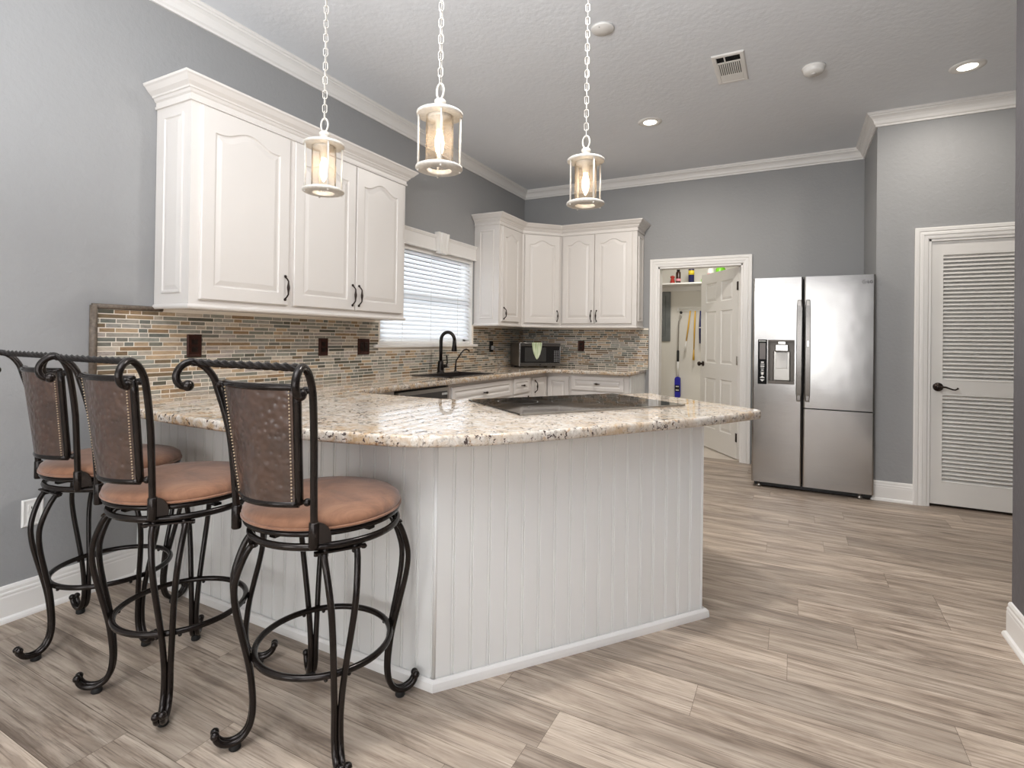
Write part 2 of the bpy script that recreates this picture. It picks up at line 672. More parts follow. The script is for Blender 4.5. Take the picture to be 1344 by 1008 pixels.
def wall_plate(name, label, F, s, z, w, h, mat, mat2, kind, d=0.0):
    cx = F(s, z, d)
    t = thing(name, label, 'outlet' if kind != 'switch' else 'light switch', tuple(cx))
    m = MB()
    R = lambda i, dd: rect_loop(F, s - w / 2 + i, s + w / 2 - i, z - h / 2 + i, z + h / 2 - i, d + dd)
    m.loops([R(0, 0), R(0, 0.004), R(0.006, 0.008), R(0.016, 0.006)], True, True)
    build('plate', m, mat, t)
    if kind == 'switch':
        n = max(1, round(w / 0.06))
        for k in range(n):
            c = s + (k - (n - 1) / 2) * 0.046
            build('rocker', MB().fbox(F, c - 0.016, c + 0.016, z - 0.033, z + 0.033, d + 0.005, d + 0.011), mat2, t, bevel=0.002)
    else:
        for e in (-0.021, 0.021):
            mm = MB()
            mm.fbox(F, s - 0.017, s + 0.017, z + e - 0.014, z + e + 0.014, d + 0.005, d + 0.0085)
            for q in (-0.006, 0.006):
                mm.fbox(F, s + q - 0.0015, s + q + 0.0015, z + e - 0.004, z + e + 0.006, d + 0.0085, d + 0.0087, 1)
            build('socket', mm, [mat2, M_DARK], t)
    return t

# ------------------------------------------------------------------ the room
ZC = 3.045
YR = -0.835          # face of the closet wall
XA = 3.531           # side of the fridge alcove
XR = 3.774           # face of the near right wall
CT = 0.911           # worktop height


def wall_with_hole(m, axis, face, back, a0, a1, z0, z1, h=None):
    """wall slab between face and back along the other axis, optional hole (a,b,za,zb)."""
    def bx(p, q, za, zb):
        if q - p < 1e-6 or zb - za < 1e-6:
            return
        if axis == 'x':
            m.box((face, p, za), (back, q, zb))
        else:
            m.box((p, face, za), (q, back, zb))
    if not h:
        bx(a0, a1, z0, z1)
    else:
        bx(a0, h[0], z0, z1)
        bx(h[1], a1, z0, z1)
        bx(h[0], h[1], z0, h[2])
        bx(h[0], h[1], h[3], z1)
    return m


WY0, WY1, WZ0, WZ1 = -2.60, -1.19, 1.165, 2.05
struct('wall_left', wall_with_hole(MB(), 'x', 0, -0.14, -9, 0.12, 0, ZC, (WY0, WY1, WZ0, WZ1)), M_WALL, 'grey textured wall on the left with the window', 'wall')
D1A, D1B, DH = 1.645, 2.495, 2.03
struct('wall_back', wall_with_hole(MB(), 'y', 0, 0.12, 0, 5.3, 0, ZC, (D1A, D1B, 0, DH)), M_WALL, 'grey wall at the back behind the fridge', 'wall')
struct('wall_alcove', wall_with_hole(MB(), 'x', XA, XA + 0.02, YR + 0.12, 0, 0, ZC), M_WALL, 'narrow grey wall return beside the fridge', 'wall')
D2A, D2B = 3.865, 4.63
m = wall_with_hole(MB(), 'y', YR, YR + 0.12, XA, 5.3, 0, ZC, (D2A, D2B, 0, 2.03))
struct('wall_closet', m, M_WALL, 'grey wall holding the louvered closet door', 'wall')
m = MB()
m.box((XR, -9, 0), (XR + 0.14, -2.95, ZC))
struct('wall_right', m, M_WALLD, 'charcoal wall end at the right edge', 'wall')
struct('wall_hall', MB().box((5.3, -4.2, 0), (5.4, 0.12, ZC)), M_WALL, 'grey wall at the end of the hall', 'wall')
struct('wall_hall_side', MB().box((XR + 0.14, -4.2, 0), (5.4, -4.1, ZC)), M_WALL, 'grey side wall of the hall', 'wall')
struct('wall_rear', MB().box((0, -9.12, 0), (XR + 0.14, -9, ZC)), M_WALL, 'grey wall behind the camera', 'wall')
struct('ceiling', MB().box((-0.14, -9.12, ZC), (5.4, 0.12, ZC + 0.1)), M_CEIL, 'white textured ceiling', 'ceiling')

# floor: vinyl planks running along x
m = MB()
pw = 0.182
y = -9.0
while y < 0.06:
    x = -0.02 - random.random() * 1.2
    while x < 5.4:
        L = 1.22
        x0, x1, y1 = max(x + 0.0006, -0.02), min(x + L - 0.0006, 5.4), min(y + pw, 0.07)
        if x1 > x0:
            i = m.add([(x0, y + 0.0007, 0), (x1, y + 0.0007, 0), (x1, y1 - 0.0007, 0), (x0, y1 - 0.0007, 0)])
            m.face(i)
        x += L
    y += pw
b = m.add([(-0.14, -9.12, -0.002), (5.4, -9.12, -0.002), (5.4, 0.07, -0.002), (-0.14, 0.07, -0.002)])
m.face(b, False, 1)
struct('floor', m, [M_FLOOR, simple('plank_seam', srgb(92, 78, 66), 0.7)], 'grey brown wood plank floor', 'floor')

# laundry room behind the door
LYB = 1.8
struct('floor_laundry', MB().box((1.0, 0.07, -0.05), (3.2, LYB, 0.0)), M_TILEF, 'pale tile floor beyond the open door', 'floor')
struct('wall_laundry', MB().box((0.9, LYB, 0), (3.3, LYB + 0.1, 2.6)), M_LAUN, 'cream wall at the back of the laundry room', 'wall')
struct('wall_laundry_left', MB().box((0.9, 0.12, 0), (1.0, LYB, 2.6)), M_LAUN, 'cream side wall of the laundry room', 'wall')
struct('wall_laundry_right', MB().box((3.2, 0.12, 0), (3.3, LYB, 2.6)), M_LAUN, 'cream right wall of the laundry room', 'wall')
struct('ceiling_laundry', MB().box((0.9, 0.12, 2.6), (3.3, LYB + 0.1, 2.7)), M_CEIL, 'ceiling of the laundry room', 'ceiling')
struct('wall_laundry_front', MB().box((1.0, 0.121, 0), (D1A - 0.02, 0.13, 2.6)).box((D1B + 0.02, 0.121, 0), (3.2, 0.13, 2.6)).box((D1A - 0.02, 0.121, DH + 0.02), (D1B + 0.02, 0.13, 2.6)), M_LAUN, 'cream inner face of the laundry door wall', 'wall')
pl = bpy.data.lights.new('laundry_lamp', 'AREA')
pl.shape, pl.size, pl.energy, pl.color = 'DISK', 0.35, 14, (1, 0.97, 0.92)
po = bpy.data.objects.new('laundry_lamp', pl)
COL.objects.link(po)
po.location = (1.95, 0.85, 2.56)

# crown moulding (left-hand side of the path is the room side)
CR = 0.078
cprof = [(0, ZC - 0.1), (0.012, ZC - 0.1), (0.014, ZC - 0.088), (0.024, ZC - 0.08), (0.030, ZC - 0.06), (0.040, ZC - 0.042), (0.054, ZC - 0.03),
         (0.060, ZC - 0.028), (0.062, ZC - 0.018), (0.071, ZC - 0.014), (0.074, ZC - 0.004), (CR, ZC - 0.003), (CR, ZC), (0, ZC)]
m = MB().sweep2d([(5.3, YR), (XA, YR), (XA, 0), (0, 0), (0, -9)], cprof)
struct('trim_1', m, M_TRIM, 'white crown moulding along the top of the walls', 'moulding')

# baseboards
bprof = [(0, 0), (0.026, 0), (0.026, 0.008), (0.022, 0.018), (0.014, 0.024), (0.014, 0.105), (0.0125, 0.112), (0.0135, 0.118), (0.0125, 0.124),
         (0.010, 0.128), (0.010, 0.14), (0.006, 0.15), (0, 0.153)]
struct('baseboard_left', MB().sweep2d([(0, -4.375), (0, -9)], bprof), M_TRIM, 'white baseboard along the left wall', 'baseboard')
struct('baseboard_closet', MB().sweep2d([(D2A - 0.088, YR), (XA, YR), (XA, -0.02)], bprof), M_TRIM, 'white baseboard between fridge and closet door', 'baseboard')
struct('baseboard_right', MB().sweep2d([(XR, -9), (XR, -2.95), (XR + 0.14, -2.95)], bprof), M_TRIM, 'white baseboard at the lower right corner', 'baseboard')

# door casings
kprof = [(0.0, 0.006), (0.006, 0.012), (0.022, 0.014), (0.03, 0.014), (0.033, 0.019), (0.05, 0.019), (0.055, 0.016), (0.062, 0.021), (0.083, 0.022), (0.088, 0.018), (0.088, 0.0)]


def casing(name, x0, x1, top, yf, label):
    """mitred casing on a wall facing -y; profile from the opening outwards."""
    m = MB()
    L = []
    for (px, pz, dx, dz) in ((x0, 0, -1, 0), (x0, top, -1, 1), (x1, top, 1, 1), (x1, 0, 1, 0)):
        L.append([(px + dx * o, yf - d, pz + dz * o) for o, d in kprof + [(0.0, 0.0)]])
    m.loops(L, True, True)
    # jamb lining
    for xa, xb in ((x0 - 0.001, x0 + 0.016), (x1 - 0.016, x1 + 0.001)):
        m.box((xa, yf - 0.004, 0), (xb, yf + 0.125, top))
    m.box((x0, yf - 0.004, top - 0.016), (x1, yf + 0.125, top + 0.001))
    return struct(name, m, M_TRIM, label, 'door trim')


casing('trim_2', D1A, D1B, DH, 0.0, 'white casing around the open laundry doorway')
casing('trim_3', D2A, D2B, DH, YR, 'white casing around the louvered closet door')

# ---- six panel laundry door, swung open into the laundry room
ang = math.atan2(0.698, -0.483)
t = thing('door_1', 'white six panel door standing open into the laundry room', 'door', (D1B - 0.018, 0.11, 0.012), ang)
t['kind'] = 'structure'
W, H = 0.815, 2.0
Fd = lambda s, z, d: Vector((s, d, z))      # d=0 laundry-side; -y side of local faces camera after swing
m = MB()
th = 0.035
st, mid = 0.115, 0.10
pw_ = (W - 2 * st - mid) / 2
rows = [(0.23, 0.80), (0.97, 1.56), (1.665, 1.885)]
m.fbox(Fd, 0, st, 0, H, 0, th).fbox(Fd, W - st, W, 0, H, 0, th).fbox(Fd, st + pw_, st + pw_ + mid, 0, H, 0, th)
zs = [0] + [q for r in rows for q in r] + [H]
for k in range(0, 8, 2):
    m.fbox(Fd, st, st + pw_, zs[k], zs[k + 1], 0, th).fbox(Fd, st + pw_ + mid, W - st, zs[k], zs[k + 1], 0, th)
for (za, zb) in rows:
    for sa in (st, st + pw_ + mid):
        for side in (0, 1):
            f = (lambda d: d) if side else (lambda d: th - d)
            R = lambda i, d: rect_loop(lambda s, z, q: Fd(s, z, f(q)), sa + i, sa + pw_ - i, za + i, zb - i, d)
            m.loops([R(0, 0.0), R(0.008, 0.010), R(0.016, 0.011), R(0.042, 0.003)], False, True)
build('slab', m, M_DOOR, t, local=True)
for zz in (0.22, 1.02, 1.8):
    hm = MB().lathe((0.002, th + 0.006, zz - 0.045), [(0.007, 0), (0.007, 0.09)], 10)
    hm.fbox(Fd, 0.0, 0.03, zz - 0.045, zz + 0.045, th, th + 0.003)
    build('hinge', hm, M_BRONZE if zz != 1.02 else M_CHROME, t, local=True)
km = MB()
for sg, d0 in ((1, th), (-1, 0)):
    km.lathe((W - 0.065, d0, 0.955), [(0.03, 0), (0.03, sg * 0.006), (0.012, sg * 0.01), (0.011, sg * 0.032), (0.024, sg * 0.04), (0.028, sg * 0.052), (0.02, sg * 0.064), (0.001, sg * 0.067)], 16, 'y')
build('knob', km, M_BRONZE, t, local=True)

# ---- louvered closet door
t = thing('door_2', 'white louvered closet door with a bronze lever handle', 'door', (D2A + 0.02, YR + 0.03, 0.02))
t['kind'] = 'structure'
W, H, th = 0.725, 1.99, 0.032
F2 = frame((D2A + 0.02, YR + 0.012, 0.022), (1, 0, 0), (0, -1, 0))
m = MB()
sw = 0.072
for a, b in ((0, sw), (W - sw, W)):
    m.fbox(F2, a, b, 0, H, -th, 0)
for a, b in ((0, 0.165), (0.825, 0.935), (1.885, H)):
    m.fbox(F2, sw, W - sw, a, b, -th, 0)
build('door_frame', m, M_DOOR, t)
for za, zb, nm in ((0.165, 0.825, 'lower_louvers'), (0.935, 1.885, 'upper_louvers')):
    m = MB()
    n = round((zb - za) / 0.0295)
    p = (zb - za) / n
    for k in range(n):
        z = za + k * p
        i = m.add([F2(sw, z + 0.001, -0.003), F2(W - sw, z + 0.001, -0.003), F2(W - sw, z + p - 0.004, -0.029), F2(sw, z + p - 0.004, -0.029),
                   F2(sw, z + 0.007, -0.001), F2(W - sw, z + 0.007, -0.001), F2(W - sw, z + p + 0.002, -0.029), F2(sw, z + p + 0.002, -0.029)])
        for q in ((3, 2, 1, 0), (4, 5, 6, 7), (0, 1, 5, 4), (1, 2, 6, 5), (2, 3, 7, 6), (3, 0, 4, 7)):
            m.face([i[k2] for k2 in q])
    build(nm, m, M_DOOR, t)
hs, hz = 0.045, 0.885
m = MB()
c = F2(hs, hz, 0)
m.lathe(c, [(0.033, 0.0), (0.033, -0.004), (0.028, -0.010), (0.014, -0.014), (0.011, -0.04), (0.013, -0.046), (0.001, -0.05)], 20, 'y')
lp = [F2(hs + q, hz + w_, 0.042) for q, w_ in ((0.0, 0), (0.02, 0.003), (0.04, 0.002), (0.06, -0.006), (0.08, -0.014), (0.095, -0.015), (0.107, -0.008), (0.113, 0.0))]
m.tube(lp, [0.008, 0.0075, 0.007, 0.006, 0.0055, 0.0055, 0.006, 0.007], 8)
build('lever_handle', m, M_BRONZE, t)

# ---- window with frame, pane, header and sill
t = thing('window_1', 'white framed window over the sink behind closed blinds', 'window', (0, (WY0 + WY1) / 2, WZ0))
t['kind'] = 'structure'
m = MB()
for a, b in ((WY0, WY0 + 0.05), (WY1 - 0.05, WY1)):
    m.box((-0.135, a, WZ0), (-0.075, b, WZ1))
zm = (WZ0 + WZ1) / 2
for a, b in ((WZ0, WZ0 + 0.05), (WZ1 - 0.05, WZ1), (zm - 0.025, zm + 0.025)):
    m.box((-0.135, WY0, a), (-0.075, WY1, b))
build('window_frame', m, M_TRIM, t)
build('pane', MB().box((-0.108, WY0 + 0.05, WZ0 + 0.05), (-0.104, WY1 - 0.05, WZ1 - 0.05)), M_PANE, t)
m = MB()
for a, b in ((WY0 - 0.001, WY0 + 0.012), (WY1 - 0.012, WY1 + 0.001)):
    m.box((-0.14, a, WZ0), (0.0, b, WZ1))
build('reveal', m, M_TRIM, t)
build('window_sill', MB().box((-0.09, WY0 - 0.07, WZ0 - 0.022), (0.032, WY1 + 0.075, WZ0 + 0.004)), M_TRIM, t, bevel=0.004)
# header board with a small crown edge and a keystone
m = MB()
HY0, HY1 = -2.66, -1.166
m.box((0, HY0, 2.03), (0.022, HY1, 2.17))
m.sweep2d([(0.022, HY1), (0.022, HY0)], [(0, 2.15), (0.004, 2.15), (0.010, 2.165), (0.014, 2.168), (0.014, 2.178), (0, 2.178)])
m.sweep2d([(0.022, HY1), (0.022, HY0)], [(0, 2.028), (0.008, 2.03), (0.008, 2.04), (0, 2.046)])
build('header', m, M_TRIM, t)
m = MB()
ky = -1.80
prof = [(-1, 0.0), (-1, 0.048), (-0.72, 0.05), (-0.66, 0.04), (-0.5, 0.04), (-0.44, 0.05), (0.44, 0.05), (0.5, 0.04), (0.66, 0.04), (0.72, 0.05), (1, 0.048), (1, 0.0)]
m.loops([[(0.018 + d, ky + q * 0.062, 2.012) for q, d in prof], [(0.018 + d, ky + q * 0.088, 2.205) for q, d in prof]], True, True)
build('keystone', m, M_TRIM, t)

# blinds: closed slats hanging in the reveal
t = thing('window_blind', 'white slatted blind closed over the kitchen window', 'blind', (-0.03, (WY0 + WY1) / 2, WZ0))
m = MB()
ns = 20
zt, zb = WZ1 - 0.05, WZ0 + 0.05
for k in range(ns):
    z = zb + (zt - zb) * (k + 0.5) / ns
    hw = 0.0255
    a = math.radians(50)
    L = []
    for q, cz in ((-1, 0), (-0.5, 0.002), (0, 0.0028), (0.5, 0.002), (1, 0)):
        L.append((-0.035 - q * hw * math.cos(a) + cz * math.sin(a), z + q * hw * math.sin(a) + cz * math.cos(a)))
    top = L + [(x - 0.0022, z2 - 0.0012) for x, z2 in reversed(L)]
    m.loops([[(x, WY0 + 0.018, z2) for x, z2 in top], [(x, WY1 - 0.018, z2) for x, z2 in top]], True, True)
build('slats', m, M_SLAT, t)
build('headrail', MB().box((-0.065, WY0 + 0.015, WZ1 - 0.055), (-0.008, WY1 - 0.015, WZ1 - 0.002)), M_TRIM, t, bevel=0.003)
build('bottom_rail', MB().box((-0.06, WY0 + 0.018, WZ0 + 0.006), (-0.012, WY1 - 0.018, WZ0 + 0.03)), M_TRIM, t, bevel=0.004)
for yy in (-2.3, -1.895, -1.45):
    build('ladder_cord', MB().box((-0.0085, yy - 0.0012, WZ0 + 0.02), (-0.0065, yy + 0.0012, WZ1 - 0.04)), M_PWHITE, t)

# rear windows behind the camera
for k, (xa, xb) in enumerate(((2.7, 3.6), (0.5, 1.9))):
    m = MB()
    za, zb = 0.55, 2.45
    for a, b in ((xa, xa + 0.06), (xb - 0.06, xb), ((xa + xb) / 2 - 0.03, (xa + xb) / 2 + 0.03)):
        m.box((a, -9.0, za), (b, -8.965, zb))
    for a, b in ((za, za + 0.06), (zb - 0.06, zb)):
        m.box((xa, -9.0, a), (xb, -8.965, b))
    struct(f'window_{k + 2}', m, M_TRIM, 'white framed window behind the camera', 'window')

# ------------------------------------------------------------------ backsplash tiles
BT = 1.366


def tiles(m, F, s0, s1, z0, z1, skip=None):
    rp, g = 0.0228, 0.0046
    n = int(round((z1 - z0) / rp))
    rp = (z1 - z0) / n
    rg = random.Random(11)
    for k in range(n):
        za, zb = z0 + k * rp + g / 2, z0 + (k + 1) * rp - g / 2
        s = s0 - rg.random() * 0.06
        while s < s1:
            w = rg.choice((0.045, 0.055, 0.07, 0.085, 0.105, 0.13, 0.15))
            a, b = max(s + g / 2, s0), min(s + w - g / 2, s1)
            s += w
            spans = [(a, b)]
            if skip and zb > skip[2]:
                spans = [(a, min(b, skip[0])), (max(a, skip[1]), b)]
            for p, q in spans:
                if q - p > 0.006:
                    d = 0.0068 + rg.random() * 0.0012
                    m.fbox(F, p, q, za, zb, 0.003, d)


FL = frame((0, 0, 0), (0, -1, 0), (1, 0, 0))     # left wall: s = -y
FB = frame((0, 0, 0), (1, 0, 0), (0, -1, 0))     # back wall: s = x
m = MB()
tiles(m, FL, 0.012, 4.575, CT + 0.002, BT - 0.02, (-WY1 - 0.02, -WY0 + 0.015, WZ0 - 0.03))
tiles(m, FB, 0.0, 1.545, CT + 0.002, BT - 0.02)
g = MB()
g.fbox(FL, 0.0, 4.578, CT, WZ0 - 0.02, 0.0, 0.006).fbox(FL, 0, -WY1, WZ0 - 0.02, BT, 0, 0.006).fbox(FL, -WY0, 4.578, WZ0 - 0.02, BT, 0, 0.006)
g.fbox(FB, 0.0, 1.545, CT, BT, 0.0, 0.006)
bs = struct('trim_4', g, M_GROUT, 'cream grout bed of the stone mosaic backsplash', 'backsplash')
build('mosaic_tiles', m, M_TILE, bs)
m = MB()
m.tube([FL(4.592, CT + 0.001, 0.006), FL(4.592, BT - 0.004, 0.006)], 0.016, 10)
m.tube([FL(4.60, BT - 0.008, 0.006), FL(4.28, BT - 0.008, 0.006)], 0.013, 10)
build('rope_border', m, M_PENCIL, bs)

# ------------------------------------------------------------------ wall cabinets
UB, UT = 1.362, 2.405     # bottom and top of the cabinet boxes


def crown_prof(b=UT):
    return [(0, b - 0.012), (0.010, b - 0.012), (0.012, b), (0.006, b + 0.004), (0.006, b + 0.022), (0.014, b + 0.028), (0.02, b + 0.04), (0.026, b + 0.042),
            (0.028, b + 0.05), (0.046, b + 0.064), (0.062, b + 0.084), (0.070, b + 0.09), (0.072, b + 0.1), (0, b + 0.1)]


LRAIL = [(0, UB - 0.004), (0.006, UB - 0.004), (0.011, UB + 0.004), (0.011, UB + 0.01), (0.005, UB + 0.018), (0, UB + 0.02)]

FU = frame((0.298, 0, 0), (0, 1, 0), (1, 0, 0))     # s = y on the left-wall cabinet fronts
CA, CB = -4.32, -2.664
t = thing('wall_cabinet', 'large white three door wall cabinet left of the window', 'cabinet', (0.15, (CA + CB) / 2, UB))
build('cabinet_body', MB().box((0.003, CA, UB), (0.298, CB, UT)), M_CAB, t)
# raised end panel
FE = frame((0, CA, 0), (1, 0, 0), (0, -1, 0))
m = MB()
R = lambda i, d: rect_loop(FE, 0.07 + i, 0.235 - i, UB + 0.075 + i, UT - 0.06 - i, d)
m.loops([R(0, 0), R(0.002, 0.007), R(0.012, 0.008), R(0.017, 0.002), R(0.04, 0.006)], False, True)
build('end_panel', m, M_CAB, t)
build('crown', MB().sweep2d([(0.003, CB), (0.298, CB), (0.298, CA), (0.003, CA)], crown_prof()), M_CAB, t)
build('light_rail', MB().sweep2d([(0.003, CB), (0.298, CB), (0.298, CA), (0.003, CA)], LRAIL), M_CAB, t)
DZ0, DZ1 = UB + 0.045, UT - 0.02
for (a, b, hy) in ((-4.272, -3.742, -3.768), (-3.704, -3.202, -3.226), (-3.192, -2.702, -3.166)):
    d = build('door', raised_door(MB(), FU, a, b, DZ0, DZ1, rail=0.068, rise=0.05), M_CAB, t)
    build('handle', bail(FU, hy, 1.507, 0.135, 0.019), M_BRONZE, d)

# corner run: three units, one crown
def corner_unit(label, poly, F, s0, s1, hs, hz=1.49, end=None, doors=None):
    cx = sum(p[0] for p in poly) / len(poly)
    cy = sum(p[1] for p in poly) / len(poly)
    t = thing('wall_cabinet', label, 'cabinet', (cx, cy, UB), 0, None)
    build('cabinet_body', MB().prism(poly, UB, UT), M_CAB, t)
    for (a, b, h) in (doors or [(s0, s1, hs)]):
        d = build('door', raised_door(MB(), F, a, b, DZ0, DZ1, rail=0.058, rise=0.045), M_CAB, t)
        build('handle', bail(F, h, hz, 0.115, 0.019), M_BRONZE, d)
    if end:
        FE, e0, e1 = end
        m = MB()
        R = lambda i, d: rect_loop(FE, e0 + i, e1 - i, UB + 0.07 + i, UT - 0.06 - i, d)
        m.loops([R(0, 0), R(0.002, 0.007), R(0.012, 0.008), R(0.017, 0.002), R(0.04, 0.006)], False, True)
        build('end_panel', m, M_CAB, t)
    return t


UE = 1.485
corner_unit('narrow white wall cabinet right beside the window', [(0.003, -1.165), (0.298, -1.165), (0.298, -0.641), (0.003, -0.641)], FU, -1.118, -0.72, -1.088,
            end=(frame((0, -1.165, 0), (1, 0, 0), (0, -1, 0)), 0.065, 0.235))
q = math.sqrt(0.5)
FDg = frame((0.298, -0.64, 0), (q, q, 0), (q, -q, 0))
corner_unit('white corner wall cabinet with one angled door above the microwave', [(0.004, -0.639), (0.298, -0.639), (0.621, -0.298), (0.621, -0.004), (0.004, -0.004)], FDg, 0.025, 0.44, 0.412)
corner_unit('white two door wall cabinet nearest the laundry doorway', [(0.623, -0.298), (UE, -0.298), (UE, -0.003), (0.623, -0.003)], FB_ := frame((0, -0.298, 0), (1, 0, 0), (0, -1, 0)), 0, 0, 0,
            doors=[(0.645, 1.017, 0.99), (1.023, 1.435, 1.05)], end=(frame((UE, 0, 0), (0, -1, 0), (1, 0, 0)), 0.06, 0.24))
m = MB().sweep2d([(UE, -0.003), (UE, -0.298), (0.622, -0.298), (0.298, -0.64), (0.298, -1.165), (0.003, -1.165)], crown_prof())
tag(build('crown_molding', m, M_CAB), 'white crown moulding capping the three corner wall cabinets', 'moulding')
m = MB().sweep2d([(UE, -0.003), (UE, -0.298), (0.622, -0.298), (0.298, -0.64), (0.298, -1.165), (0.003, -1.165)], LRAIL)
tag(build('light_rail_molding', m, M_CAB), 'white moulding along the bottom edge of the corner wall cabinets', 'moulding')

# ------------------------------------------------------------------ worktop
outer = [(0.001, -4.592), (0.25, -4.625), (0.55, -4.655), (0.86, -4.672), (1.15, -4.672), (1.40, -4.645), (1.62, -4.605), (1.78, -4.568), (1.88, -4.53), (1.975, -4.462),
         (2.07, -4.37), (2.17, -4.245), (2.31, -4.04), (2.45, -3.83), (2.58, -3.63), (2.69, -3.44), (2.78, -3.27), (2.815, -3.195), (2.822, -3.165), (2.815, -3.145), (2.80, -3.13)]


def smooth_path(P, n=4):
    out = []
    for k in range(len(P) - 1):
        p0, p1, p2, p3 = [Vector(P[max(0, min(len(P) - 1, k + j))]) for j in (-1, 0, 1, 2)]
        for i in range(n):
            t_ = i / n
            out.append(tuple(0.5 * ((2 * p1) + (p2 - p0) * t_ + (2 * p0 - 5 * p1 + 4 * p2 - p3) * t_ ** 2 + (3 * p1 - p0 - 3 * p2 + p3) * t_ ** 3)))
    out.append(tuple(P[-1]))
    return out


outer_s = smooth_path(outer)
inner = [(2.178, -2.655), (1.385, -3.61), (0.645, -3.62), (0.645, -0.71), (0.70, -0.655), (1.525, -0.655), (1.525, -0.001), (0.001, -0.001)]
poly = outer_s + inner
hole = [(0.19, -2.37), (0.19, -1.72), (0.54, -1.72), (0.54, -2.37)]


def edge_prof(poly, T, z0, z1, r=0.009):
    """loops of a slab outline with an eased edge."""
    n = len(poly)
    P = [Vector(p) for p in poly]

    def inset(e):
        out = []
        for k in range(n):
            d1 = (P[k] - P[k - 1]).normalized()
            d2 = (P[(k + 1) % n] - P[k]).normalized()
            n1, n2 = Vector((-d1.y, d1.x)), Vector((-d2.y, d2.x))
            b = (n1 + n2) / max(0.3, 1 + n1.dot(n2))
            out.append(P[k] + b * e)
        return out
    return inset


ins = edge_prof(poly, 0, 0, 0)
r = 0.009
zt, zb = CT, CT - 0.04
m = MB()
lay = [(r, zb), (r * 0.3, zb + r * 0.3), (0, zb + r), (0, zt - r), (r * 0.3, zt - r * 0.3), (r, zt)]
ids = [m.add([(p.x, p.y, z) for p in ins(e)]) for e, z in lay]
n = len(poly)
for a, b in zip(ids, ids[1:]):
    for k in range(n):
        m.face((a[k], a[(k + 1) % n], b[(k + 1) % n], b[k]), True)
hb, ht = m.add([(x, y, zb) for x, y in hole]), m.add([(x, y, zt) for x, y in hole])
for k in range(4):
    m.face((ht[k], ht[(k + 1) % 4], hb[(k + 1) % 4], hb[k]))
for ring, hr in ((ids[0], hb), (ids[-1], ht)):
    tri = tessellate_polygon([[m.v[i] for i in ring], [m.v[i] for i in hr]])
    allv = ring + hr
    for tr in tri:
        m.face([allv[i] for i in tr])
tag(build('countertop', m, M_GRAN), 'glossy cream and tan granite countertop with a bowed overhanging bar edge', 'countertop')

# ------------------------------------------------------------------ peninsula base
PC, PE = Vector((1.851, -4.382)), Vector((2.602, -3.398))
pd = (PE - PC).normalized()
pn = Vector((pd.y, -pd.x))        # outwards
Plen = (PE - PC).length
t = thing('peninsula_base', 'white beadboard peninsula base under the granite bar', 'cabinet', (1.2, -4.0, 0))
body = [(0.002, -4.37), (PC.x - 0.005, PC.y + 0.012), tuple(PE - pn * 0.012), tuple(PE - pn * 0.60), (1.37, -3.67), (0.002, -3.67)]
build('cabinet_body', MB().prism(body, 0.0, CT - 0.04), M_BASE, t)


def beadboard(a, b, nrm, z0, z1, pitch=0.0686):
    a, b, nrm = Vector(a), Vector(b), Vector(nrm)
    d = (b - a).normalized()
    L = (b - a).length
    n = round(L / pitch)
    p = L / n
    pts = []
    for k in range(n):
        s = k * p
        pts += [(s + 0.0015, 0.0), (s + p - 0.0135, 0.0), (s + p - 0.0125, -0.0045), (s + p - 0.0105, -0.0045), (s + p - 0.0085, -0.0008), (s + p - 0.006, 0.0), (s + p - 0.0035, -0.0008),
                (s + p - 0.0015, -0.0045)]
        if k < n - 1:
            pts += [(s + p, -0.0045)]
    pts = [(0, 0)] + pts + [(L, 0)]
    m = MB()
    fr = [a + d * s + nrm * q_ for s, q_ in pts]
    ba = [a - nrm * 0.011, b - nrm * 0.011]
    loop = fr + [ba[1], ba[0]]
    m.loops([[(p_.x, p_.y, z0) for p_ in loop], [(p_.x, p_.y, z1) for p_ in loop]], True, True)
    return m


build('beadboard_side', beadboard((0.002, -4.382), (1.849, -4.382), (0, -1), 0, CT - 0.041), M_BASE, t)
build('beadboard_front', beadboard(tuple(PC + pd * 0.004), tuple(PE), tuple(pn), 0, CT - 0.041), M_BASE, t)
build('corner_bead', MB().lathe((PC.x - 0.004, PC.y + 0.005, 0.03), [(0.0076, 0), (0.0076, CT - 0.075)], 16), M_BASE, t)
sp = [(0, 0), (0.014, 0), (0.014, 0.012), (0.012, 0.028), (0.006, 0.036), (0, 0.038)]
build('shoe_moulding', MB().sweep2d([(0.004, -4.386), (PC.x + 0.001, PC.y - 0.004), tuple(PE + pn * 0.004 + pd * 0.012), tuple(PE + pn * 0.004 + pd * 0.012 - pn * 0.5)], [(-o, z) for o, z in sp]), M_TRIM, t)
# ------------------------------------------------------------------ base cabinets on the wall runs
FX = frame((0.595, 0, 0), (0, 1, 0), (1, 0, 0))
FY = frame((0, -0.595, 0), (1, 0, 0), (0, -1, 0))
BZ = CT - 0.041


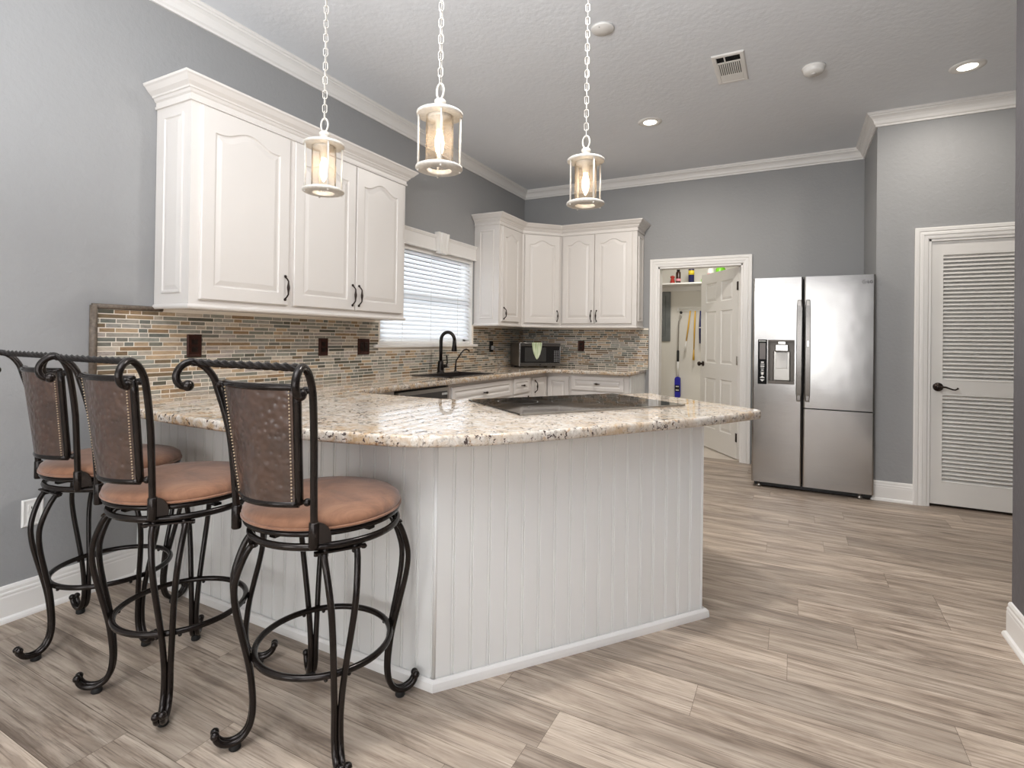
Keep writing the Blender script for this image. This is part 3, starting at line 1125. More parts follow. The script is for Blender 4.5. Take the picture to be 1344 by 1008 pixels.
def base_unit(label, a, b, axis, fronts, name='base_cabinet', hollow=False):
    t = thing(name, label, 'cabinet', ((0.3, (a + b) / 2, 0) if axis == 'y' else ((a + b) / 2, -0.3, 0)))
    F = FX if axis == 'y' else FY
    m = MB()
    if hollow:
        m.box((0.013, a + 0.001, 0.1), (0.595, b - 0.001, 0.6)).box((0.013, a + 0.001, 0), (0.53, b - 0.001, 0.1))
        m.box((0.565, a + 0.001, 0.6), (0.595, b - 0.001, BZ)).box((0.013, a + 0.001, 0.6), (0.565, a + 0.02, BZ)).box((0.013, b - 0.02, 0.6), (0.565, b - 0.001, BZ))
    elif axis == 'y':
        m.box((0.013, a + 0.001, 0.1), (0.595, b - 0.001, BZ)).box((0.013, a + 0.001, 0), (0.53, b - 0.001, 0.1))
    else:
        m.box((a + 0.001, -0.595, 0.1), (b - 0.001, -0.013, BZ)).box((a + 0.001, -0.53, 0), (b - 0.001, -0.013, 0.1))
    build('cabinet_body', m, M_CAB, t)
    for kind, s0, s1, z0, z1, hnd in fronts:
        o = build(kind, flat_door(MB(), F, s0, s1, z0, z1, rail=0.035 if kind == 'drawer' else 0.05), M_CAB, t)
        if hnd:
            hs, hz, vert = hnd
            if vert:
                build('handle', bail(F, hs, hz, 0.11, 0.019), M_BRONZE, o)
            else:
                k = MB().tube([F(hs - 0.03, hz, 0.022), F(hs - 0.015, hz, 0.04), F(hs, hz, 0.043), F(hs + 0.015, hz, 0.04), F(hs + 0.03, hz, 0.022)], [0.004, 0.006, 0.011, 0.006, 0.004], 8)
                build('knob', k, M_BRONZE, o)
    return t


base_unit('white base cabinet hidden beneath the left wall counter end', -3.66, -3.115, 'y', [('door', -3.64, -3.135, 0.13, 0.69, None), ('drawer', -3.64, -3.135, 0.71, 0.845, None)])
base_unit('white sink base cabinet with a wide drawer front beside the dishwasher', -2.485, -1.425, 'y',
          [('drawer', -2.45, -1.455, 0.70, 0.845, (-1.95, 0.765, False)), ('door', -2.45, -1.96, 0.13, 0.68, (-2.0, 0.6, True)), ('door', -1.945, -1.455, 0.13, 0.68, (-1.9, 0.6, True))], hollow=True)
base_unit('narrow white base cabinet with one small drawer beside the corner', -1.423, -1.03, 'y',
          [('drawer', -1.40, -1.06, 0.70, 0.845, (-1.23, 0.775, False)), ('door', -1.40, -1.06, 0.13, 0.68, (-1.1, 0.6, True))])
t = thing('base_cabinet', 'white corner base cabinet with folding doors under the microwave', 'cabinet', (0.3, -0.3, 0))
build('cabinet_body', MB().prism([(0.013, -0.013), (0.013, -1.028), (0.575, -1.028), (0.575, -0.575), (0.865, -0.575), (0.865, -0.013)], 0.1, BZ), M_CAB, t)
FXi = frame((0.576, 0, 0), (0, 1, 0), (1, 0, 0))
FYi = frame((0, -0.576, 0), (1, 0, 0), (0, -1, 0))
d = build('door', flat_door(MB(), FXi, -0.95, -0.60, 0.13, 0.83), M_CAB, t)
build('handle', bail(FXi, -0.90, 0.74, 0.12, 0.019), M_BRONZE, d)
build('door', flat_door(MB(), FYi, 0.60, 0.845, 0.13, 0.83), M_CAB, t)
base_unit('white base cabinet at the right end of the back counter', 0.867, 1.50, 'x',
          [('drawer', 0.885, 1.445, 0.70, 0.845, (1.165, 0.775, False)), ('door', 0.885, 1.16, 0.13, 0.68, (1.12, 0.6, True)), ('door', 1.17, 1.445, 0.13, 0.68, (1.21, 0.6, True))])
m = beadboard((1.512, -0.585), (1.512, -0.002), (1, 0), 0.0, BZ)
build('end_panel', m, M_BASE, [o for o in COL.objects if o.get('label') == 'white base cabinet at the right end of the back counter'][0])

# dishwasher
t = thing('dishwasher', 'stainless dishwasher under the counter left of the sink', 'dishwasher', (0.3, -2.8, 0))
build('tub', MB().box((0.02, -3.108, 0.1), (0.585, -2.492, BZ - 0.008)), M_BLACK, t)
build('door', MB().box((0.585, -3.10, 0.12), (0.625, -2.50, 0.76)), M_STEEL, t, bevel=0.005)
m = MB().box((0.585, -3.10, 0.765), (0.622, -2.50, 0.855))
build('control_panel', m, M_STEELP, t, bevel=0.004)
m = MB().box((0.622, -3.06, 0.77), (0.6235, -2.53, 0.828))
for k in range(9):
    m.box((0.6235, -2.60 + k * 0.008 - 0.0, 0.8), (0.6243, -2.597 + k * 0.008, 0.815), 1)
build('display', m, [simple('dark_grey_panel', srgb(58, 56, 54), 0.3), M_PWHITE], t)

# sink bowl
m = MB()
sx0, sx1, sy0, sy1, sz = 0.192, 0.538, -2.368, -1.722, CT - 0.2
m.box((sx0, sy0, sz), (sx1, sy1, sz + 0.008))
for a, b in (((sx0, sy0), (sx0 + 0.008, sy1)), ((sx1 - 0.008, sy0), (sx1, sy1)), ((sx0, sy0), (sx1, sy0 + 0.008)), ((sx0, sy1 - 0.008), (sx1, sy1))):
    m.box((a[0], a[1], sz), (b[0], b[1], CT + 0.001))
w_ = 0.022
for a, b in (((sx0 - w_, sy0 - w_), (sx0 + 0.006, sy1 + w_)), ((sx1 - 0.006, sy0 - w_), (sx1 + w_, sy1 + w_)), ((sx0 - w_, sy0 - w_), (sx1 + w_, sy0 + 0.006)), ((sx0 - w_, sy1 - 0.006), (sx1 + w_, sy1 + w_))):
    m.box((a[0], a[1], CT + 0.0008), (b[0], b[1], CT + 0.005))
tag(build('sink', m, simple('dark_composite', srgb(40, 34, 32), 0.4)), 'dark sink bowl set into the granite counter below the faucet', 'sink')

# faucets
fx, fy = 0.11, -1.895
t = thing('faucet', 'tall dark bronze gooseneck faucet at the sink', 'faucet', (fx, fy, CT))
m = MB().lathe((fx, fy, CT), [(0.036, 0), (0.036, 0.008), (0.03, 0.012), (0.031, 0.03), (0.028, 0.06), (0.026, 0.1), (0.018, 0.112), (0.001, 0.114)], 20)
build('base', m, M_FAUC, t)
path = [(fx, fy, CT + 0.10), (fx, fy, CT + 0.2), (fx, fy, CT + 0.28)]
dx, dy = 0.93, 0.37
for k in range(0, 13):
    a = PI - k * PI / 12 * 1.0
    path.append((fx + dx * (0.062 + 0.062 * math.cos(a)), fy + dy * (0.062 + 0.062 * math.cos(a)), CT + 0.295 + 0.075 * math.sin(a)))
m = MB().tube(path, 0.0155, 12)
build('spout', m, M_FAUC, t)
ex, ey = fx + dx * 0.124, fy + dy * 0.124
m = MB().lathe((ex, ey, CT + 0.195), [(0.001, 0), (0.025, 0), (0.026, 0.008), (0.020, 0.055), (0.017, 0.105), (0.001, 0.106)], 16)
build('spray_head', m, M_FAUC, t)
m = MB().tube([(fx, fy, CT + 0.055), (fx + 0.01, fy + 0.07, CT + 0.058)], [0.017, 0.02], 12)
m.tube([(fx + 0.01, fy + 0.072, CT + 0.06), (fx + 0.012, fy + 0.088, CT + 0.09), (fx + 0.012, fy + 0.082, CT + 0.125), (fx + 0.015, fy + 0.07, CT + 0.155)], [0.007, 0.0065, 0.006, 0.0075], 8)
build('lever', m, M_FAUC, t)
gx, gy = 0.1, -1.635
t = thing('water_faucet', 'small thin dark drinking water faucet right of the gooseneck', 'faucet', (gx, gy, CT))
m = MB().lathe((gx, gy, CT), [(0.018, 0), (0.018, 0.004), (0.011, 0.008), (0.01, 0.05), (0.006, 0.055), (0.001, 0.056)], 14)
m.tube([(gx - 0.0, gy, CT + 0.045), (gx + 0.002, gy + 0.03, CT + 0.047)], 0.005, 8)
build('base', m, M_FAUC, t)
m = MB().tube([(gx, gy, CT + 0.05), (gx + 0.005, gy, CT + 0.10), (gx + 0.035, gy + 0.04, CT + 0.175), (gx + 0.055, gy + 0.058, CT + 0.205), (gx + 0.072, gy + 0.075, CT + 0.212), (gx + 0.087, gy + 0.09, CT + 0.202), (gx + 0.092, gy + 0.095, CT + 0.188)], 0.0065, 8)
build('spout', m, M_FAUC, t)

# cooktop
cF = Vector((1.958, -3.945))
cq, cn = Vector((0.575, 0.818)).normalized(), None
cn = Vector((-cq.y, cq.x))
t = thing('cooktop', 'black glass cooktop set into the angled granite bar', 'cooktop', (2.0, -3.4, CT))
P4 = [cF, cF + cq * 0.91, cF + cq * 0.91 + cn * 0.56, cF + cn * 0.56]
m = MB().prism([tuple(p) for p in P4], CT + 0.0005, CT + 0.0075)
build('glass_top', m, M_BGLASS, t, bevel=0.0015)
m = MB()
for (u, v, rr) in ((0.2, 0.15, 0.075), (0.2, 0.4, 0.1), (0.46, 0.28, 0.12), (0.71, 0.4, 0.09), (0.71, 0.15, 0.075)):
    c = cF + cq * u + cn * v
    L = []
    for r2, z in ((rr, CT + 0.0076), (rr - 0.002, CT + 0.0078), (rr - 0.004, CT + 0.0076)):
        L.append([(c.x + r2 * math.cos(a * PI / 24), c.y + r2 * math.sin(a * PI / 24), z) for a in range(48)])
    m.loops(L, False, False)
build('burner_rings', m, simple('ring_print', srgb(58, 56, 55), 0.3), t)
m = MB()
c = cF + cq * 0.455 + cn * 0.035
for k in range(-6, 7):
    p = c + cq * k * 0.03
    m.box((p.x - 0.004, p.y - 0.004, CT + 0.0075), (p.x + 0.004, p.y + 0.004, CT + 0.0079))
build('touch_controls', m, simple('control_print', srgb(150, 150, 150), 0.4), t)
m = MB()
fr = [cF - cq * 0.004 - cn * 0.004, cF + cq * 0.914 - cn * 0.004, cF + cq * 0.914 + cn * 0.002, cF - cq * 0.004 + cn * 0.002]
m.prism([tuple(p) for p in fr], CT + 0.0002, CT + 0.0078)
build('metal_edge', m, M_STEELP, t)

# microwave standing diagonally in the corner
mo = Vector((0.272, -0.625, CT))
t = thing('microwave', 'stainless microwave standing diagonally in the counter corner', 'microwave', tuple(mo), math.radians(45))
FM = lambda s, z, d: Vector((s, -d, z))
W, H, Dp = 0.49, 0.275, 0.36
m = MB().fbox(FM, 0.006, W - 0.006, 0.014, H, -Dp, -0.02)
build('cabinet', m, simple('microwave_shell', srgb(140, 132, 124), 0.35, 0.8), t, local=True, bevel=0.004)
m = MB()
m.fbox(FM, 0, W, 0.014, 0.05, -0.02, 0).fbox(FM, 0, W, H - 0.036, H, -0.02, 0).fbox(FM, 0, 0.02, 0.05, H - 0.036, -0.02, 0).fbox(FM, W - 0.008, W, 0.05, H - 0.036, -0.02, 0)
build('door_frame', m, M_STEEL, t, local=True, bevel=0.003)
m = MB().fbox(FM, 0.02, W - 0.008, 0.05, H - 0.036, -0.02, 0.001)
m.fbox(FM, 0.062, 0.315, 0.066, H - 0.052, 0.001, 0.0015, 1)
build('door_glass', m, [M_BGLASS, simple('oven_mesh_window', srgb(62, 61, 60), 0.15)], t, local=True)
m = MB()
for r_ in range(7):
    for c_ in range(3):
        m.fbox(FM, 0.41 + c_ * 0.022, 0.424 + c_ * 0.022, 0.066 + r_ * 0.019, 0.076 + r_ * 0.019, 0.001, 0.0022)
build('keypad', m, simple('keypad_print', srgb(128, 128, 130), 0.4), t, local=True)
build('emblem', MB().lathe((W * 0.5, 0.0, 0.031), [(0.008, 0), (0.008, -0.002), (0.001, -0.0025)], 12, 'y'), M_BLACK, t, local=True)
for a in (0.04, W - 0.07):
    for b in (-0.06, -Dp + 0.05):
        build('foot', MB().fbox(FM, a, a + 0.03, 0, 0.014, b - 0.03, b), M_RUB, t, local=True)
# green leaf shaped cloth on its door
m = MB()
pts = [(0.145, 0.258), (0.153, 0.205), (0.168, 0.15), (0.19, 0.105), (0.205, 0.09), (0.22, 0.105), (0.242, 0.15), (0.256, 0.205), (0.262, 0.258)]
m.loops([[FM(s, z, 0.003) for s, z in pts], [FM(s, z, 0.0065) for s, z in pts]], True, True)
m.fbox(FM, 0.145, 0.262, 0.252, 0.279, 0.003, 0.0065)
inv = Matrix.Translation(mo) @ Matrix.Rotation(math.radians(45), 4, 'Z')
m.v = [inv @ v for v in m.v]


def mat_leaf():
    mm, nt, nd, lk, p = new_mat('green_leaf_cloth')
    f = noise(nt, coord(nt, 'Object', (60, 60, 6)), 1.0, 3)
    lk.new(ramp(nt, f, [(0.35, srgb(158, 182, 118)), (0.6, srgb(218, 226, 200))]), p.inputs['Base Color'])
    return mm


tag(build('hanging_cloth', m, mat_leaf()), 'pale green leaf shaped cloth hanging on the microwave door', 'cloth')

# outlets and switches
wall_plate('outlet', 'dark bronze outlet on the backsplash leftmost, under the left cabinet end', FL, 4.108, 1.166, 0.082, 0.125, M_ODARK, M_BRONZE, 'outlet', 0.008)
wall_plate('outlet', 'dark bronze outlet on the backsplash under the middle of the left cabinet', FL, 3.186, 1.153, 0.085, 0.122, M_ODARK, M_BRONZE, 'outlet', 0.008)
wall_plate('light_switch', 'dark bronze double switch on the backsplash beside the window', FL, 2.783, 1.152, 0.125, 0.122, M_ODARK, M_BRONZE, 'switch', 0.008)
wall_plate('outlet', 'black outlet on the backsplash between window and microwave', FL, 0.80, 1.14, 0.075, 0.118, M_BLACK, M_BLACK, 'outlet', 0.008)
wall_plate('outlet', 'dark bronze outlet on the back wall tiles right of the microwave', FB, 0.765, 1.155, 0.08, 0.12, M_ODARK, M_BRONZE, 'outlet', 0.008)
wall_plate('outlet', 'white outlet low on the grey wall behind the bar stools', FL, 4.808, 0.44, 0.078, 0.118, M_PWHITE, M_PWHITE, 'outlet', 0.0)
m = MB().tube([(0.022, -0.79, 1.12), (0.05, -0.78, 1.11), (0.05, -0.74, 1.03), (0.03, -0.68, 0.95), (0.035, -0.62, CT + 0.006), (0.03, -0.54, CT + 0.006), (0.03, -0.47, CT + 0.006)], 0.004, 6)
m.box((0.018, -0.815, 1.105), (0.05, -0.775, 1.15))
tag(build('power_cord', m, simple('grey_cord', srgb(150, 148, 146), 0.5)), 'grey power cord and plug running down to the microwave', 'cord')

# ------------------------------------------------------------------ refrigerator
RX0, RX1, RYF, RZ0, RZ1 = 2.648, 3.522, -0.905, 0.045, 1.772
RS = 3.027       # seam between the doors
t = thing('refrigerator', 'stainless side by side refrigerator with a door dispenser', 'refrigerator', ((RX0 + RX1) / 2, -0.45, 0))
build('cabinet', MB().box((RX0 + 0.006, -0.835, 0.03), (RX1 - 0.006, -0.06, RZ1 - 0.012)), simple('dark_grey_sides', srgb(70, 68, 66), 0.5), t, bevel=0.004)
DB = -0.828
g = 0.0035
# freezer door around the dispenser recess
QX0, QX1, QZ0, QZ1 = 2.766, 2.966, 0.880, 1.250
m = MB()
x0, x1 = RX0, RS - g


def door_slab(m, x0, x1, z0, z1, holes=None, rr=0.012):
    """front of a fridge door with rounded long edges; optional rectangular hole."""
    def strip(a, b, za, zb, lf, rf):
        pr = [(a, DB)]
        if lf:
            pr += [(a, RYF + rr), (a + rr * 0.3, RYF + rr * 0.3), (a + rr, RYF)]
        else:
            pr += [(a, RYF)]
        if rf:
            pr += [(b - rr, RYF), (b - rr * 0.3, RYF + rr * 0.3), (b, RYF + rr)]
        else:
            pr += [(b, RYF)]
        pr += [(b, DB)]
        m.prism(pr, za, zb)
    if holes:
        a, b, za, zb = holes
        strip(x0, x1, z0, za, True, True)
        strip(x0, x1, zb, z1, True, True)
        strip(x0, a, za, zb, True, False)
        strip(b, x1, za, zb, False, True)
    else:
        strip(x0, x1, z0, z1, True, True)
    return m


fd = build('freezer_door', door_slab(m, x0, x1, RZ0, RZ1, (QX0, QX1, QZ0, QZ1)), M_STEEL, t)
rd = build('upper_door', door_slab(MB(), RS + g, RX1, 0.694, RZ1), M_STEEL, t)
build('lower_door', door_slab(MB(), RS + g, RX1, RZ0, 0.685), M_STEEL, t)
# dispenser
m = MB()
b = -0.845
m.box((QX0 - 0.001, b, QZ0), (QX1 + 0.001, b + 0.006, QZ1))
m.box((QX0 - 0.001, RYF + 0.004, QZ0), (QX0 + 0.006, b, QZ1)).box((QX1 - 0.006, RYF + 0.004, QZ0), (QX1 + 0.001, b, QZ1))
m.box((QX0, RYF + 0.002, QZ1 - 0.012), (QX1, b, QZ1)).box((QX0, RYF - 0.004, QZ0), (QX1, b, QZ0 + 0.024))
ds = build('dispenser', m, simple('dispenser_shade_grey', srgb(104, 98, 92), 0.4, 0.5), t)  # grey darkened to stand in for the shade inside the recess
cx = (QX0 + QX1) / 2 + 0.004
m = MB().box((cx - 0.05, RYF + 0.004, 1.155), (cx + 0.05, b, 1.212)).box((cx - 0.032, RYF + 0.014, 1.21), (cx + 0.032, b, 1.24))
build('nozzle', m, M_CHROME, ds, bevel=0.006)
build('paddle', MB().box((cx - 0.042, RYF + 0.03, 1.01), (cx + 0.042, RYF + 0.042, 1.15)), M_PWHITE, ds, bevel=0.004)
build('back_pillar', MB().box((cx - 0.065, RYF + 0.044, QZ0 + 0.024), (cx + 0.065, b, 1.155)), M_STEELP, ds, bevel=0.012)
m = MB().box((2.690, RYF - 0.003, 0.874), (2.760, RYF + 0.002, 1.252))
cp = build('control_panel', m, simple('matte_black_panel', srgb(14, 14, 15), 0.5, spec=0.15), t, bevel=0.002)
build('display', MB().box((2.702, RYF - 0.0045, 1.085), (2.748, RYF - 0.003, 1.222)), M_LCD, cp)
m = MB()
yy = RYF - 0.0034
for k, (w, h) in enumerate(((0.022, 0.012), (0.030, 0.005), (0.030, 0.010), (0.026, 0.004), (0.02, 0.009), (0.028, 0.004))):
    z = 1.058 - k * 0.0165
    m.box((2.725 - w / 2, yy - 0.0006, z - h / 2), (2.725 + w / 2, yy + 0.0004, z + h / 2))
# lamp, up arrow and down arrow symbols
m.lathe((2.725, yy, 0.962), [(0.011, 0.0004), (0.011, -0.0006)], 14, 'y')
build('control_symbols', m, M_PWHITE, cp)
m = MB()
m.loops([[(2.705, q_, 0.926), (2.745, q_, 0.926), (2.725, q_, 0.945)] for q_ in (yy - 0.0006, yy + 0.0004)])
m.loops([[(2.707, q_, 0.914), (2.743, q_, 0.914), (2.725, q_, 0.895)] for q_ in (yy - 0.0006, yy + 0.0004)])
build('arrow_symbols', m, M_PWHITE, cp)
build('panel_mark', MB().box((2.699, yy - 0.0006, 1.234), (2.706, yy, 1.244)).box((2.710, yy - 0.0006, 1.236), (2.75, yy, 1.242)), M_PWHITE, cp)


M_HANDLE = simple('handle_steel', srgb(128, 124, 120), 0.25, 1.0)


def fridge_handle(name, par, xc, side):
    m = MB()
    z0, z1 = 0.745, 1.582
    w = 0.020
    L = []
    n = 24
    for k in range(n + 1):
        z = z0 + (z1 - z0) * k / n
        e = min(1.0, min(k, n - k) / 2.0)
        d = 0.018 + 0.022 * math.sin(PI * k / n) ** 0.5
        ww = w * (0.75 + 0.25 * e)
        L.append([(xc - ww, RYF - d + 0.012, z), (xc - ww * 0.8, RYF - d, z), (xc + ww * 0.8, RYF - d, z), (xc + ww, RYF - d + 0.012, z)])
    m.loops(L, True, True, False)
    for z in (z0 + 0.03, z1 - 0.03):
        m.box((xc - 0.01, RYF - 0.03, z - 0.02), (xc + 0.01, RYF + 0.002, z + 0.02))
    return build(name, m, M_HANDLE, par)


fridge_handle('handle', fd, 2.998, -1)
h2 = fridge_handle('handle', rd, 3.061, 1)
m = MB().box((3.051, RYF - 0.046, 1.195), (3.071, RYF - 0.036, 1.245))
build('latch_button', m, M_CHROME, rd, bevel=0.003)
# round emblem and two letters on the upper door
m = MB()
cx, cz, yy = 3.447, 1.715, RYF - 0.0005
L = []
for r_ in (0.0145, 0.0112):
    L.append([(cx + r_ * math.cos(a * PI / 16), yy, cz + r_ * math.sin(a * PI / 16)) for a in range(6, 35)])
mm = L
for k in range(len(L[0]) - 1):
    i = m.add([L[0][k], L[0][k + 1], L[1][k + 1], L[1][k]])
    m.face(i)
m.box((cx - 0.0018, yy - 0.0003, cz - 0.006), (cx + 0.0010, yy, cz + 0.006)).box((cx - 0.0018, yy - 0.0003, cz - 0.006), (cx + 0.006, yy, cz - 0.0035))
m.box((cx + 0.002, yy - 0.0003, cz), (cx + 0.0125, yy, cz + 0.0018))
m.lathe((cx - 0.005, yy, cz + 0.005), [(0.002, 0), (0.002, -0.0004)], 10, 'y')
build('round_emblem', m, simple('emblem_grey', srgb(52, 49, 48), 0.4), rd)
fc = bpy.data.curves.new('lettering', 'FONT')
fc.body = 'LG'
fc.size = 0.030
fc.extrude = 0.0003
fc.offset = 0.0012
fo = bpy.data.objects.new('lettering', fc)
fme = bpy.data.meshes.new_from_object(fo)
bpy.data.objects.remove(fo)
m = MB()
R_ = Matrix.Translation((cx + 0.02, yy, cz - 0.0105)) @ Matrix.Rotation(PI / 2, 4, 'X')
ii = m.add([R_ @ v.co for v in fme.vertices])
for pg in fme.polygons:
    m.face([ii[v] for v in pg.vertices])
build('lettering', m, bpy.data.materials['emblem_grey'], rd)
m = MB().box((RX0 + 0.02, -0.87, 0.012), (RX1 - 0.02, -0.83, RZ0 + 0.002))
build('toe_grille', m, M_BLACK, t)
for xx in (RX0 + 0.06, RX1 - 0.09):
    build('foot', MB().lathe((xx, -0.875, 0.0), [(0.018, 0), (0.018, 0.02), (0.012, 0.022), (0.012, 0.04)], 14), M_STEELP, t)
for xx in (RX0 + 0.06, RX1 - 0.09):
    build('foot', MB().lathe((xx, -0.12, 0.0), [(0.018, 0), (0.018, 0.035)], 10), M_BLACK, t)

# ------------------------------------------------------------------ bar stools


OX, OY = 0.018, -0.008      # the swivel seat sits slightly off the leg frame


def make_stool():
    t = thing('bar_stool', 'stool', 'bar stool', (0, 0, 0), 0, 'swivel bar stools along the peninsula')
    L = dict(local=True)
    R = 0.239
    # swivelling top, facing +y
    m = MB().lathe((0, 0, 0), [(0.001, 0.680), (R - 0.012, 0.680), (R - 0.002, 0.685), (R + 0.002, 0.695), (R - 0.002, 0.708), (R - 0.018, 0.719), (R - 0.06, 0.729), (R - 0.12, 0.734), (0.001, 0.736)], 48)
    cu = build('seat_cushion', m, M_SUEDE, t, **L)
    m = MB().tube([(math.cos(a * PI / 32) * (R + 0.001), math.sin(a * PI / 32) * (R + 0.001), 0.687) for a in range(64)], 0.0045, 6, True)
    build('piping', m, M_SUEDE, cu, **L)
    m = MB().tube([(math.cos(a * PI / 32) * (R - 0.009), math.sin(a * PI / 32) * (R - 0.009), 0.672) for a in range(64)], 0.009, 8, True)
    m.lathe((0, 0, 0), [(R - 0.017, 0.674), (R - 0.017, 0.680)], 32)
    build('seat_frame', m, M_IRON, t, **L)
    m = MB().lathe((0, 0, 0), [(0.09, 0.649), (0.09, 0.656), (0.08, 0.658), (0.08, 0.679)], 24)
    m.box((-R + 0.04, -0.012, 0.640), (R - 0.04, 0.012, 0.648)).box((-0.012, -R + 0.04, 0.641), (0.012, R - 0.04, 0.649))
    build('swivel_plate', m, M_IRON, t, **L)
    RB = 0.222
    m = MB()
    for dz, rr in ((0.004, 0.0115),):
        m.tube([(OX + math.cos(a * PI / 32) * RB, OY + math.sin(a * PI / 32) * RB, 0.634 + dz) for a in range(64)], rr, 8, True, prof=lambda a: 1.0 - 0.2 * abs(math.sin(a)))
    build('support_ring', m, M_IRON, t, **L)
    return t


def stool_legs(t, a0):
    """four double-rod cabriole legs and the foot ring, turned by a0 under the swivel seat."""
    prof = [(0.212, 0.622), (0.232, 0.592), (0.252, 0.54), (0.262, 0.49), (0.258, 0.43), (0.244, 0.36), (0.228, 0.29), (0.216, 0.23), (0.208, 0.16), (0.206, 0.11),
            (0.211, 0.07), (0.224, 0.042), (0.244, 0.027), (0.266, 0.024), (0.287, 0.031), (0.300, 0.045), (0.305, 0.060)]
    pr = smooth_path(prof, 3)
    for q in range(4):
        a = a0 + q * PI / 2
        e, n = Vector((math.cos(a), math.sin(a), 0)), Vector((-math.sin(a), math.cos(a), 0))
        c0 = Vector((OX, OY, 0))
        m = MB()
        for sg in (-1, 1):
            P, rr = [], []
            for r_, z in pr:
                f = max(0.0, min(1.0, (z - 0.14) / (0.60 - 0.14)))
                w = 0.0085 + 0.037 * f ** 1.35
                P.append(c0 + e * r_ + n * sg * w + Vector((0, 0, z)))
                rr.append(0.0095)
            m.tube(P, rr, 8, up=tuple(n))
            m.ball(c0 + e * 0.305 + n * sg * 0.0085 + Vector((0, 0, 0.061)), 0.0125, 10)
            m.tube([c0 + e * 0.210 + n * sg * 0.042 + Vector((0, 0, 0.606)), c0 + e * 0.214 + n * sg * 0.042 + Vector((0, 0, 0.632))], 0.0095, 8)
        # fixing tabs with bolts under the ring
        for w in (-0.066, 0.066):
            c = c0 + e * 0.214 + n * w + Vector((0, 0, 0.617))
            m.lathe(c, [(0.007, -0.004), (0.007, 0.006)], 8)
        lo = [c0 + e * 0.207 - n * 0.072, c0 + e * 0.227 - n * 0.072, c0 + e * 0.227 + n * 0.072, c0 + e * 0.207 + n * 0.072]
        m.loops([[(p.x, p.y, 0.619) for p in lo], [(p.x, p.y, 0.624) for p in lo]])
        lg = build('leg', m, M_IRON, t, local=True)
        c = c0 + e * 0.252
        build('foot_pad', MB().lathe(c, [(0.014, 0), (0.017, 0.004), (0.016, 0.018), (0.012, 0.024)], 14), M_RUB, lg, local=True)
    m = MB().tube([(OX + math.cos(k * PI / 32) * 0.204, OY + math.sin(k * PI / 32) * 0.204, 0.262) for k in range(64)], 0.010, 8, True)
    for q in range(4):
        a = a0 + q * PI / 2
        for w in (-0.16, 0.16):
            m.ball((OX + 0.204 * math.cos(a + w), OY + 0.204 * math.sin(a + w), 0.250), 0.006, 8)
    build('foot_ring', m, M_IRON, t, local=True)


